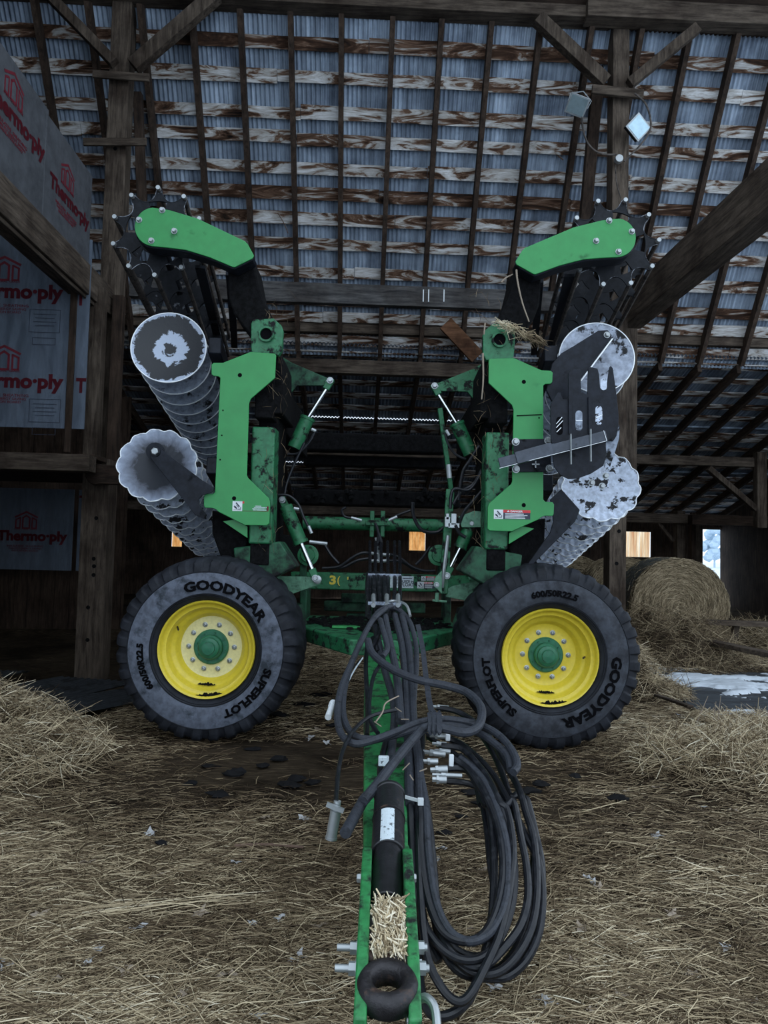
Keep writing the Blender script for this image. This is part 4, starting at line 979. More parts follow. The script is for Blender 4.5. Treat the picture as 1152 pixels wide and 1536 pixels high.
def starplate(c, ax, rot, s, front=True):
    """scalloped basket end plate with ten tips and oval holes, built by bridging an outer outline to holes"""
    mb = M(); N = 120; R0 = .312
    out = []
    for k in range(N):
        a = 2 * pi * k / N; ph = ((k / N * 10 + .5) % 1.0) - .5     # 0 at a tip
        r = R0 * (1.02 if abs(ph) < .07 else .81 + .21 * max(0, (abs(ph) < .5) * (1 - math.sqrt(max(0, 1 - ((.5 - (.5 - abs(ph))) ** 0 * ((.5 - abs(ph)) / .43) ** 2)))))) if False else R0 * (1.03 - .29 * math.sqrt(max(0, 1 - (min(1, (.5 - abs(ph)) / .42)) ** 2)) if abs(ph) > .08 else 1.03)
        out.append((a + rot, r))
    # rings: outer outline, mid rings, with oval holes skipped between r .15 and .22
    rings = [[(a, r) for a, r in out], [(a, .235) for a, _ in out], [(a, .225) for a, _ in out], [(a, .15) for a, _ in out], [(a, .06) for a, _ in out]]
    u = Vector((1, 0, 0)); w = Vector((0, 0, 1))
    for off in (0, .012):
        for ring in rings:
            for a, r in ring: mb.v.append(c + (u * sin(a) + w * cos(a)) * r + YA * off)
    def hole(k): 
        ph = (k / N * 5 + .25) % 1.0; return ph < .42
    L = len(rings)
    for i in range(L - 1):
        for k in range(N):
            k2 = (k + 1) % N
            if i == 2 and hole(k): continue
            a_, b_, c__, d_ = i * N + k, i * N + k2, (i + 1) * N + k2, (i + 1) * N + k; o_ = L * N
            mb.f += [(a_, b_, c__, d_), (o_ + d_, o_ + c__, o_ + b_, o_ + a_)]
            if i == 2:
                if hole((k + 1) % N): mb.f.append((b_, c__, c__ + o_, b_ + o_))
                if hole((k - 1) % N): mb.f.append((d_, a_, a_ + o_, d_ + o_))
            if (i == 1 and hole(k)): mb.f.append((c__, d_, d_ + o_, c__ + o_))
            if (i == 3 and hole(k)): mb.f.append((a_, b_, b_ + o_, a_ + o_))
    for k in range(N):
        k2 = (k + 1) % N; mb.f += [(k, k2, L * N + k2, L * N + k), ((L - 1) * N + k, (L - 1) * N + k2, (2 * L - 1) * N + k2, (2 * L - 1) * N + k)]
    return mb
def wing(s):
    W = lambda px, py, Y: P(px, py, Y)
    def bb(mb, name, mat, parent=root, **k): return build(mm(mb, s), name, mat, parent, **k)
    pre = 'left' if s < 0 else 'right'
    # laser-cut front plate
    pl = [c3(510, 797), c3(520, 789), c3(560, 789), c3(575, 783), c3(680, 742), c3(785, 750), c3(789, 757), c3(785, 855), c3(680, 945), c5(672, 130), c5(663, 440), c5(668, 452), c5(757, 538), c5(763, 555), c5(760, 648), c5(750, 657), c5(655, 656),
          c5(540, 598), c5(530, 588), c5(515, 582), c5(482, 581), c5(477, 572), c5(477, 532), c5(484, 521), c5(515, 521), c5(525, 512), c3(548, 855), c3(540, 848), c3(518, 846), c3(510, 838)]
    Yp = 4.66
    o = bb(plate(pl, Yp, .012), 'wing_plate', 'green', bevel=.003)
    for x, y, r in ((*c3(633, 843), .014), (*c5(608, 540), .014), (*c5(560, 160), .007), (*c5(555, 268), .007), (*c5(548, 373), .007)):
        q = W(x, y, Yp - .0005); bb(M().lathe([(r, 0), (0, .0)], q, (0, -1, 0), 16 if r > .01 else 4), 'bolt_hole', 'letter', o, recalc=False)
    # box tube behind and its muddy flank
    a, b_ = W(380, 540, 4.75), W(411, 800, 4.75); xa, xb = a.x, b_.x; zt_, zb_ = a.z, W(395, 848, 4.75).z
    tube = bb(M().box((W(376, 700, 4.75).x, 4.75, W(395, 816, 4.75).z), (W(411, 700, 4.75).x, 4.95, W(395, 640, 4.75).z)), 'wing_tube', 'green_mud', bevel=.012)
    xi = W(409, 700, 4.76).x; xo = W(376, 700, 4.75).x
    bb(M().box((xo + .01, 4.77, zb_), (xi - .008, 6.9, zb_ + .22)).box((xo + .01, 4.77, W(395, 560, 4.75).z - .3), (xi - .006, 6.9, W(395, 560, 4.75).z + .05)).box((xo + .01, 4.95, zb_), (xi - .004, 5.4, W(395, 560, 4.75).z)), 'wing_side_frame', 'mud', bevel=.01)
    bb(plate([(334, 782), (352, 779), (371, 790), (371, 807)], 4.72, .012), 'gusset', 'green', bevel=.002)
    bb(M().prism([W(x, y, 4.78) for x, y in ((350, 822), (420, 812), (444, 850), (420, 862), (400, 872), (352, 848))], (0, .25, 0)), 'wheel_mount', 'green_dark', bevel=.01)
    # pivot knuckle
    q = W(399.7, 502, 4.72)
    kn = [c3(690, 603), c3(778, 597), c3(812, 628), c3(820, 648), c3(815, 735), c3(800, 757), c3(690, 757), c3(683, 735), c3(680, 700), c3(682, 620)]
    kb = bb(plate(kn, 4.70, .05), 'pivot_knuckle', 'green_mud', bevel=.004)
    bb(M().lathe([(.053, .0), (.053, -.022), (.040, -.022), (.040, .0)], W(399.7, 502, 4.70), YA, 28), 'bushing', 'green_mud', kb)
    bb(M().lathe([(.040, -.004), (0, -.003)], W(399.7, 502, 4.70), YA, 28), 'bore', 'letter', kb, recalc=False)
    bb(M().prism([W(x, y, 4.78) for x, y in ((384, 520), (416, 520), (424, 540), (424, 620), (384, 620))], (0, .6, 0)), 'hinge_block', 'mud', bevel=.01)
    # lift arm (dark, mud caked)
    arm = [c3(580, 378), c3(690, 335), c3(715, 465), c3(745, 540), c3(780, 605), c3(690, 628), c3(683, 675), c3(605, 575), c3(582, 505)]
    bb(M().prism([W(x, y, 4.74) for x, y in arm], (0, .34, 0)), 'lift_arm', 'mud', bevel=.012)
    # upper green arm carrying the basket
    arcp = arc(c3(262, 202), 84 / 2.88, 95, 262, 12)
    ga = [c3(330, 130), *arcp, c3(330, 293), c3(400, 302), c3(500, 333), c3(603, 376), c3(612, 376), c3(688, 338), c3(694, 326), c3(668, 278), c3(655, 264), c3(450, 166)]
    arm_o = bb(plate(ga, 4.58, .012), 'basket_arm', 'green_soot', bevel=.003)
    ar2 = [(x + (2 if y < 350 else 0), y + 3) for x, y in ga]
    bb(M().prism([W(x, y, 4.594) for x, y in ar2], (0, .12, 0)), 'arm_box', 'steel_dark', arm_o, bevel=.006)
    for x, y in ((298, 131), (198, 173), (350, 221), (251, 263)): bb(hexbolt(W(*c3(x, y), 4.58), .015), 'arm_bolt', 'bolt', arm_o)
    bb(M().tube([W(230, 350, 4.70), W(230, 350, 4.84)], .09, 20), 'bearing', 'steel_dark', arm_o)
    # rolling basket
    cB = W(236.5, 349.5, 4.80); dB = Vector((-.27, 2.2, -.16)); dirB = dB.normalized(); rotB = 0 if s < 0 else R(-14)
    sh = bb(M().tube([cB, cB + dB], .03, 12), 'rolling_basket', 'star')
    for j in range(6):
        cc_ = cB + dB * (j / 5); mbs = starplate(Vector(cc_), YA, rotB, s); bp = bb(mbs, 'basket_plate', 'star', sh, sharp=30)
        if j < 1:
            q_ = []
            for kk in range(121):
                ph_ = ((kk / 120 * 10 + .5) % 1.0) - .5; r_ = .312 * (1.03 - .29 * math.sqrt(max(0, 1 - (min(1, (.5 - abs(ph_)) / .42)) ** 2)) if abs(ph_) > .08 else 1.03); a_ = 2 * pi * kk / 120 + rotB; q_.append(cc_ + Vector((r_ * sin(a_), -.001, r_ * cos(a_))))
            bb(M().tube(q_, .0026, 5, caps=False), 'worn_edge', 'star_edge', bp, recalc=False)
    for k in range(10):
        a = 2 * pi * k / 10 + rotB; o1 = Vector((sin(a), 0, cos(a))) * .306
        o2 = Vector((sin(a + .35), 0, cos(a + .35))) * .306
        bb(M().tube([cB + o1 - YA * .01, cB + dB * .5 + o1, cB + dB + o1], .017, 8), 'basket_bar', 'bar_rust', sh)
        bb(M().tube([cB + o1 - YA * .035, cB + o1 - YA * .0101], .015, 12), 'bar_end', 'bolt', sh)
    # scraper bars under the basket
    bb(M().bar(W(300, 400, 4.95), W(330, 520, 7.0), .07, .02).bar(W(345, 410, 5.0), W(352, 520, 7.0), .06, .03), 'basket_frame', 'steel_dark')
    # upper gang of plain discs
    D0, D1 = W(253, 521, 4.80), W(317, 640, 7.1); nd = 11
    D1 = Vector((D0.x - .20, 7.1, D0.z - .32))
    axg = (D0 - D1).normalized(); 
    bb(M().tube([D0 - axg * .06, D1 - axg * .1], .03, 10), 'gang_shaft', 'mud')
    for k in range(nd):
        c = D0 + (D1 - D0) * (k / (nd - 1)); cm = mirrored(c, s); am = axg.copy()
        if s > 0: am.x = -am.x
        o = disc(cm, .252, am, 'blade_face' if k == 0 and s < 0 else ('blade_dark' if k else 'blade_mid'), False)
        if k: 
            q = mirrored(c + axg * .1, s); build(M().tube([q - am * .06, q + am * .06], .055, 12), 'spool', 'mud', o)
    for k in range(nd - 1):
        c = D0 + (D1 - D0) * ((k + .5) / (nd - 1)); q = c + Vector((.215, 0, .02)); 
        bb(M().box((q.x - .02, q.y - .05, q.z - .06), (q.x + .012, q.y + .05, q.z + .04)), 'scraper', 'blade_dark')
    bb(M().bar(D0 + Vector((.29, .1, .05)), D1 + Vector((.29, 0, .05)), .09, .12), 'gang_beam', 'steel_dark', bevel=.008)
    # lower gang of fluted discs
    E0 = W(236, 697, 4.80) if s < 0 else W(238, 712, 4.9); E1 = Vector((E0.x - .17, 7.1, E0.z - .42)); axe = (E0 - E1).normalized()
    bb(M().tube([E0 - axe * .06, E1 - axe * .1], .03, 10), 'gang_shaft', 'mud')
    for k in range(nd):
        c = E0 + (E1 - E0) * (k / (nd - 1)); cm = mirrored(c, s); am = (axe + Vector((.05, 0, .12))).normalized()
        if s > 0: am.x = -am.x
        mat = ('blade_wavy' if s < 0 else 'blade') if k == 0 else ('blade' )
        o = disc(cm, .262, am, mat, True)
        if k: 
            q = mirrored(c, s); build(M().tube([q + am * .03, q + am * .13], .055, 12), 'spool', 'mud', o)
    bb(M().prism([W(x, y, 4.86) for x, y in ((318, 765), (345, 775), (372, 812), (360, 845), (332, 838), (318, 800))], (0, 1.2, 0)), 'scraper_frame', 'mud', bevel=.01)
    bb(M().bar(E0 + Vector((.34, .15, .02)), E1 + Vector((.34, 0, .05)), .09, .12), 'gang_beam', 'steel_dark', bevel=.008)
    return dict(plate=o)
# disc faces with mud centre and pale ring
def discface(name, rings, rnd=.10, side=(.5, .56, .68)):
    m, n, b = nt(name); tc = n.nodes.new('ShaderNodeTexCoord'); sp_ = n.nodes.new('ShaderNodeSeparateXYZ'); n.links.new(tc.outputs['Object'], sp_.inputs[0])
    z_ = n.nodes.new('ShaderNodeMath'); z_.operation = 'SUBTRACT'; n.links.new(sp_.outputs['Z'], z_.inputs[0]); z_.inputs[1].default_value = .25
    cb = n.nodes.new('ShaderNodeCombineXYZ'); n.links.new(sp_.outputs['X'], cb.inputs[0]); n.links.new(z_.outputs[0], cb.inputs[2])
    ln_ = n.nodes.new('ShaderNodeVectorMath'); ln_.operation = 'LENGTH'; n.links.new(cb.outputs[0], ln_.inputs[0])
    v = coords(n, (1, 1, 1), False); f = noi(n, v, 13, 6, .65, .6)
    ma = n.nodes.new('ShaderNodeMath'); ma.operation = 'MULTIPLY_ADD'; n.links.new(f, ma.inputs[0]); ma.inputs[1].default_value = rnd; n.links.new(ln_.outputs['Value'], ma.inputs[2])
    c = ramp(n, ma.outputs[0], rings); n.links.new(c, b.inputs['Base Color']); b.inputs['Roughness'].default_value = .5; b.inputs['Metallic'].default_value = .15
    bump(n, b, f, .4, .006); return m
D_, L_ = (.022, .024, .028), (.42, .48, .59)
MAT['blade_face'] = discface('disc_face_with_mud_ring', [(.0, D_), (.126, D_), (.130, L_), (.192, L_), (.198, D_), (.312, D_), (.318, L_), (1, L_)], .17)
MAT['blade_wavy'] = discface('fluted_disc_dark_centre', [(.0, (.03, .034, .045)), (.215, (.022, .026, .035)), (.235, (.09, .10, .13)), (.30, (.25, .29, .37)), (.335, L_), (1, L_)], .13)
wing(-1); wing(1)
wps = sorted([o for o in root.children if o.name.startswith('wing_plate')], key=lambda o: WPOS[o.name].x)
decal(wps[0], *c5(602, 552), *c5(760, 598), 4.66, False)
decal(wps[1], *c6(348, 588), *c6(505, 632), 4.66, True)
mb = M().bar(P(*c6(447, 183), 4.657), P(*c6(555, 178), 4.657), .006, .004, YA); build(mb, 'scratch', 'letter', wps[1])
# arm plates to gangs (left lower / right upper / right lower)
lp = [c5(245, 350), c5(252, 332), c5(270, 320), c5(290, 326), c5(470, 462), c5(520, 492), c5(518, 512), c5(470, 528), c5(455, 545), c5(458, 570), c5(490, 612), c5(478, 628), c5(440, 612), c5(262, 385), c5(248, 368)]
o = build(plate(lp, 4.62, .014), 'gang_arm', 'steel_dark', root, bevel=.003); build(hexbolt(P(*c5(268, 338), 4.62), .024), 'arm_bolt', 'bolt', o); build(M().lathe([(.036, 0), (.034, -.008), (0, -.01)], P(*c5(268, 338), 4.62), YA, 20), 'washer', 'steel_dark', o)
build(M().tube([P(*c5(268, 338), 4.63), P(*c5(268, 338), 4.82)], .06, 16), 'gang_hub', 'steel_dark', o)
ra = [c4(600, 735), c4(640, 690), c4(700, 655), c4(800, 592), c4(840, 590), c4(858, 612), c4(850, 650), c4(725, 800), c4(690, 900), c4(600, 900), c4(575, 850)]
o = build(plate(ra, 4.68, .02), 'gang_arm', 'steel_dark', root, bevel=.004); build(hexbolt(P(*c4(836, 612), 4.68), .016), 'arm_bolt', 'bolt', o)
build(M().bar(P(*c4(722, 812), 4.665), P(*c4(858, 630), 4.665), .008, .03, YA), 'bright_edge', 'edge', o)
ra = [c6(592, 545), c6(640, 500), c6(720, 590), c6(700, 640), c6(510, 832), c6(480, 845), c6(540, 760), c6(590, 690), c6(605, 640)]
build(plate(ra, 4.78, .014), 'gang_arm', 'steel_dark', root, bevel=.003)
for x, y in ((830, 443), (770, 473), (815, 487)): build(hexbolt(P(*c6(x, y), 4.83) , .017), 'disc_bolt', 'bolt', root)
# folded shield on the right wing
def cz(x, y): return 800 + x / 7.2, 540 + y / 7.2
sh_pts = [cz(190, 850), cz(185, 500), cz(205, 440), cz(265, 350), cz(292, 350), cz(318, 425), cz(365, 425), cz(380, 390), cz(378, 145), cz(420, 105), cz(500, 92), cz(512, 110), cz(512, 240), cz(520, 350), cz(585, 372), cz(592, 90), cz(620, 75), cz(695, 92), cz(712, 160), cz(722, 300), cz(755, 325), cz(795, 315), cz(808, 180), cz(825, 75), cz(838, 62), cz(860, 90), cz(880, 230), cz(905, 420), cz(922, 600), cz(920, 700), cz(900, 820), cz(860, 880), cz(780, 860), cz(200, 900)]
shield = build(plate(sh_pts, 4.50, .012), 'blade_shield', 'steel_dark', root, bevel=.002)
for x0, y0, x1, y1, mt in ((455, 545, 530, 765, 'blade_dark'), (670, 495, 745, 700, 'blade'), (248, 612, 318, 810, 'letter'), (725, 195, 795, 325, 'blade')):
    xm = (x0 + x1) / 2; rr = (x1 - x0) / 2
    pts = arc((xm, y0 + rr), rr, 0, 180, 8) + arc((xm, y1 - rr), rr, 180, 360, 8)
    build(plate([cz(*p) for p in pts], 4.498, .0015), 'slot', mt, shield)
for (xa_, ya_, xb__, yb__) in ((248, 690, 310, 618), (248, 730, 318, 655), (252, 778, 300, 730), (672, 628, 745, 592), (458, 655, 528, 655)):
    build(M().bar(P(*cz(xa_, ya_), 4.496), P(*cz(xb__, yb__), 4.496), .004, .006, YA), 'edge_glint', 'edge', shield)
for x in (400, 612):
    build(M().bar(P(*cz(x - 4, 400), 4.492), P(*cz(x, 800), 4.492), .02, .012, YA), 'stiffener', 'steel_dark', shield)
fin = [cz(790, 860), cz(835, 880), cz(850, 830), cz(920, 690), cz(935, 720), cz(925, 850), cz(880, 1000), cz(850, 1090), cz(830, 1150), cz(790, 1100), cz(770, 1160), cz(785, 900)]
build(plate(fin, 4.53, .01), 'worn_point', 'blade_dark', shield)
low = [cz(205, 1005), cz(440, 960), cz(780, 880), cz(790, 1000), cz(760, 1140), cz(620, 1230), cz(480, 1280), cz(380, 1285), cz(290, 1240), cz(225, 1150)]
lowp = build(plate(low, 4.47, .012), 'end_shield', 'steel_dark', root, bevel=.002)
# square bar with sleeve and mount plate
mp = build(plate([c6(432, 285), c6(592, 282), c6(598, 425), c6(436, 426)], 4.63, .014), 'mount_plate', 'steel_dark', root, bevel=.002)
for x, y in ((442, 296), (582, 290), (443, 414), (588, 411)): build(hexbolt(P(*c6(x, y), 4.63), .019), 'mount_bolt', 'bolt', mp)
build(M().bar(P(*c6(512, 393), 4.625), P(*c6(545, 393), 4.625), .008, .008, YA).bar(P(*c6(528, 378), 4.625), P(*c6(528, 408), 4.625), .008, .008, YA), 'cotter_pin', 'bolt', mp)
ba, bb_ = P(*c6(370, 388), 4.52), P(*c6(832, 270), 4.40)
bar = build(M().bar(ba, bb_, .062, .06, YA), 'square_bar', 'bar_steel', root, bevel=.003)
s0, s1_ = P(*c6(442, 369), 4.50), P(*c6(598, 327), 4.47); build(M().bar(s0, s1_, .078, .085, YA), 'bar_sleeve', 'bar_steel', bar, bevel=.003)
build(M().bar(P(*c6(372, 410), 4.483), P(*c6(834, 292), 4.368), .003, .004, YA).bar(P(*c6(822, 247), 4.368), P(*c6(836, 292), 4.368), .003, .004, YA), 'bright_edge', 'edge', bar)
for x, y0, y1 in ((680, 262, 392), (766, 240, 380)):
    build(M().tube([P(*c6(x, y0), 4.36), P(*c6(x + 1, y1), 4.42)], .006, 8), 'clamp_rod', 'bolt', bar)

# ---------------- inner linkage: brackets, cylinders
def cyl(parent, pts, r, rr, pin0, pin1, Y):
    """pts = barrel start, barrel end, rod end (pixels)"""
    a, b_, c = [P(x, y, Y) for x, y in pts]
    o = build(M().tube([a, b_], r, 20).tube([b_ - (b_ - a).normalized() * .02, b_], r * 1.12, 20), 'hydraulic_cylinder', 'green_mud', parent, bevel=0)
    build(M().tube([b_, c], rr, 12), 'piston_rod', 'chrome', o)
    for q, k in ((a, pin0), (c, pin1)):
        if k: 
            build(M().bar(q - (b_ - a).normalized() * .0, q + (c - a).normalized() * (.09 if q is c else -.07), .05, .05, YA), 'clevis', 'green_mud', o, bevel=.004)
            e = q + (c - a).normalized() * (.07 if q is c else -.05); build(hexbolt(e - YA * .03, .018), 'clevis_pin', 'bolt', o)
    return o
for s in (-1, 1):
    Yb = 5.25
    f = (lambda x, y: (x, y)) if s < 0 else (lambda x, y: (1147 - x, y + (2 * (575 - x)) * 0.0245 * .5 + 6))
    br = [f(*c3(*p)) for p in ((800, 755), (860, 790), (1028, 862), (1034, 874), (1024, 888), (990, 888), (880, 888), (858, 915), (826, 922), (800, 880))]
    o = build(plate(br, Yb, .02), 'fold_bracket', 'green_dark' if s < 0 else 'green_mud', root, bevel=.003)
    build(hexbolt(P(*f(*c3(1018, 874)), Yb - .0), .018), 'bracket_bolt', 'bolt', o)
    rd = [f(*c3(*p)) for p in ((890, 1160), (930, 1045), (1012, 895))]
    cyl(root, [f(*c5(868, 322)), f(*c5(928, 190)), f(*c5(1005, 70))], .052, .016, 0, 1, Yb)
    if s < 0: cyl(root, [c5(830, 575), c5(898, 735), c5(944, 845)], .05, .017, 1, 1, 5.1)
    else: cyl(root, [(702, 795), (690, 822), (676, 850)], .045, .015, 1, 1, 5.1)
    lb = [f(*c5(*p)) for p in ((765, 885), (790, 875), (960, 880), (985, 893), (978, 912), (840, 960), (780, 930))]
    if s > 0: lb = [c1(*p) for p in ((930, 905), (960, 892), (1120, 860), (1120, 885), (1060, 935), (1030, 965), (925, 945))]
    o = build(plate(lb, 5.1, .03), 'lower_bracket', 'green_pale', root, bevel=.003)
    build(M().lathe([(.03, 0), (.03, -.014), (.018, -.02), (0, -.02)], P(*(c5(968, 891) if s < 0 else c1(1068, 835)), 5.09), YA, 18), 'pin_head', 'bolt', o)
# right side link bar, valve block
o = build(M().bar(P(*c1(895, 40), 5.2), P(*c1(950, 440), 5.3), .035, .05, YA).bar(P(*c1(945, 430), 5.15), P(*c1(912, 930), 5.1), .06, .04, YA), 'linkage_bar', 'green_mud', root, bevel=.004)
build(M().tube([P(*c1(936, 310), 5.15), P(*c1(942, 375), 5.15)], .02, 10).tube([P(*c1(935, 650), 5.05), P(*c1(905, 900), 5.05)], .013, 8), 'turnbuckle', 'bolt', o)
ar_ = [c1(*p) for p in ((985, 560), (1060, 532), (1115, 538), (1118, 610), (1000, 612))]
build(plate(ar_, 5.05, .03), 'valve_arm', 'green_pale', root, bevel=.003)
mb = M(); 
for x0, y0, x1, y1 in ((920, 560, 945, 610), (950, 545, 975, 600), (935, 590, 990, 615), (925, 545, 940, 575)):
    a, b_ = P(*c1(x0, y0), 5.0), P(*c1(x1, y1), 5.0); mb.box((a.x, 5.0, b_.z), (b_.x, 5.06, a.z))
build(mb, 'valve_block', 'bolt', root, bevel=.003)
gz_ = [c1(*p) for p in ((875, 850), (905, 820), (905, 930), (880, 905), (862, 888))]
o = build(plate(gz_, 5.02, .03), 'depth_stop', 'green_pale', root, bevel=.002); build(hexbolt(P(*c1(880, 887), 5.02), .014), 'stop_bolt', 'bolt', o)
build(M().tube([P(*c1(882, 925), 5.02), P(*c1(880, 968), 5.02)], .014, 8).tube([P(*c1(860, 962), 5.02), P(*c1(928, 968), 5.02)], .008, 8), 'screw_handle', 'green_pale', o)
for x, yt, yb in ((150, 705, 830), (1035, 730, 860)):
    build(M().tube(spline([P(*c1(x + 10, yt), 5.3), P(*c1(x - 5, yt + 12), 5.3), P(*c1(x - 5, yb), 5.3)], 4), .012, 8), 'grab_hook', 'green_mud', root)
for x in (262, 890): build(M().lathe([(0, -.02), (.05, -.018), (.055, 0), (.08, .004), (.08, .02), (0, .02)], P(*c1(x, 745), 5.4), YA, 24), 'round_flange', 'green_mud', root)
for x in (245, 905): build(M().bar(P(*c1(x, 740), 5.5), P(*c1(x - 8, 860), 5.5), .05, .05, YA), 'upright', 'green_dark', root, bevel=.004)

# ---------------- centre frame
Yc = 6.0
a, b_ = P(436, 858, Yc), P(716, 886, Yc); z0_, z1_ = P(576, 886.5, Yc).z, P(576, 861, Yc).z
beam = build(M().box((a.x, Yc, z0_), (b_.x, Yc + .15, z1_)), 'main_beam', 'green_mud', root, bevel=.01)
def ontext(parent, t, size, px, py, Y, mat, name, bold=0, sx=1.0):
    mb = M(); text_on(mb, t, size, P(px, py, Y), Vector((1, 0, 0)), Vector((0, 0, 1)), Vector((0, -1, 0)), bold=bold, extrude=.001, sx=sx); return build(mb, name, mat, parent, recalc=False)
ontext(beam, "3", .098, 499, 876, Yc - .001, 'yellow', 'beam_numeral', .004, 1.25)
ontext(beam, "(", .085, 507.5, 875, Yc - .001, 'yellow', 'beam_numeral', .001)
ontext(beam, "'", .08, 521.5, 876, Yc - .001, 'yellow', 'beam_numeral', .002)
a, b_ = P(585, 881.5, Yc - .002), P(620.5, 864.5, Yc - .002)
lb = build(M().box((a.x, Yc - .003, a.z), (b_.x, Yc - .001, b_.z)), 'decal', 'label', beam)
ontext(lb, 'PLACE IN', .024, 611, 874, Yc - .004, 'ink', 'decal_text', .001, 1.1); ontext(lb, 'FLOAT', .038, 611, 879.5, Yc - .004, 'ink', 'decal_text', .001, 1.0)
mb = M()
for k in range(6):
    q = P(589, 867 + k * 2.2, Yc - .003); mb.box((q.x, q.y - .001, q.z), (q.x + random.uniform(.05, .07), q.y, q.z + .004))
q = P(604, 868, Yc - .003); mb.box((q.x, q.y - .001, q.z), (q.x + .08, q.y, q.z + .006)); q = P(606, 871, Yc - .003); mb.box((q.x, q.y - .001, q.z), (q.x + .05, q.y, q.z + .004))
build(mb, 'decal_lines', 'ink', lb)
decal(beam, 632, 864.3, 656, 871.5, Yc, True); decal(beam, 626, 872.5, 652, 883, Yc, True)
# rear and lower frame
def boxpx(x0, y0, x1, y1, Y, d, name, mat, bev=.008, parent=root):
    a, b_ = P(x0, y0, Y), P(x1, y1, Y); return build(M().box((a.x, Y, min(a.z, b_.z)), (b_.x, Y + d, max(a.z, b_.z))), name, mat, parent, bevel=bev)
boxpx(486, 902, 638, 920, 6.3, .12, 'lower_crossmember', 'green_dark')
boxpx(512, 890, 556, 905, 6.25, .05, 'lower_plate', 'green_dark'); boxpx(520, 920, 560, 950, 6.28, .05, 'lower_plate', 'green_dark')
for x0, x1 in ((450, 459), (667, 676)): boxpx(x0, 884, x1, 942, 5.6, .3, 'hanger_plate', 'green_dark')
build(M().tube([P(455, 784, 6.6), P(668, 789, 6.6)], .062, 20), 'rockshaft', 'green_mud', root)
mb = M()
for x in (558, 574): 
    q = P(x, 786, 6.52); mb.box((q.x - .02, 6.5, q.z - .12), (q.x + .02, 6.6, q.z + .12))
mb.bar(P(548, 784, 6.5), P(585, 785, 6.5), .05, .04, YA); build(mb, 'rockshaft_clamp', 'green_mud', root, bevel=.006)
for (x0, y0, x1, y1, Y, d) in ((455, 648, 668, 680, 7.2, .2), (455, 682, 668, 702, 7.4, .2), (440, 733, 690, 762, 6.9, .25)):
    boxpx(x0, y0, x1, y1, Y, d, 'rear_crossmember', 'mud', .02)
# crop residue lumps on crossmember
for k in range(24):
    mb = M(); q = P(random.uniform(460, 680), random.uniform(732, 752), 6.86); mb.lathe([(0, -.03), (.03, -.01), (.02, .02), (0, .03)], q, (random.random() - .5, random.random() - .5, 1), 6)
    build(mb, 'residue', 'mud', root)
# V frame and tongue
zt_ = P(523, 962, 4.45).z - .02
def vtube(x0, y0, Ya, x1, y1, Yb, h):
    a, b_ = P(x0, y0, Ya), P(x1, y1, Yb); return M().prism([a, b_, b_ - Vector((0, 0, h)), a - Vector((0, 0, h))], (0, .18, 0))
A0, A1 = P(446, 940, 5.15), P(524, 963, 4.45); B0, B1 = P(688, 948, 5.15), P(612, 968, 4.45)
zt_ = (A0.z + A1.z) / 2
def qd(p, z): return Vector((p.x, p.y, z))
ztop = .68
mb = M().prism([qd(A0, ztop), qd(A1, ztop), qd(B1, ztop), qd(B0, ztop), Vector((B0.x, 5.9, ztop)), Vector((A0.x, 5.9, ztop))], (0, 0, -.10))
build(mb, 'tongue_base', 'green_mud', root, bevel=.01)
mb = M()
for k in range(420):
    x = random.uniform(A0.x + .05, B0.x - .05); y = random.uniform(4.75, 5.8)
    if y < 4.75 + abs(x) * .9: continue
    r0 = random.uniform(.012, .04); mb.lathe([(0, 0), (r0, .003), (r0 * .7, r0 * .5), (0, r0 * .6)], (x, y, ztop), (random.uniform(-.1, .1), random.uniform(-.1, .1), 1), 6)
build(mb, 'dirt_on_frame', 'mud', root, kind='stuff')
a, b_ = P(498, 945, 5.0), P(540, 949, 5.0); build(M().box((a.x, 4.98, ztop + .005), (b_.x, 5.06, ztop + .02)), 'frame_rib', 'green', root, bevel=.003)
def tw(Y): return .118 + (.20 - .118) * min(1, max(0, (Y - 1.9) / 1.7))
def tz(Y): return .36 + (Y - 1.45) * .093
def tx(px, py, Y): return P(px, py, Y).x
TXc = lambda Y: np.interp(Y, (1.4, 2.0, 2.4, 3.0, 3.6, 4.6), (.031, .028, .026, .025, .022, .0))
mb = M(); st = [1.76, 2.0, 2.5, 3.0, 3.6, 4.5]; 
for k, Y in enumerate(st):
    w_ = tw(Y); x_ = float(TXc(Y)); z_ = tz(Y); mb.v += [Vector((x_ - w_ / 2, Y, z_ - .13)), Vector((x_ + w_ / 2, Y, z_ - .13)), Vector((x_ + w_ / 2, Y, z_)), Vector((x_ - w_ / 2, Y, z_))]
for k in range(len(st) - 1):
    for j in range(4): mb.f.append((4 * k + j, 4 * k + (j + 1) % 4, 4 * k + 4 + (j + 1) % 4, 4 * k + 4 + j))
mb.f += [(3, 2, 1, 0), tuple(4 * len(st) - 4 + j for j in range(4))]
build(mb, 'tongue', 'tongue', root, bevel=.008)
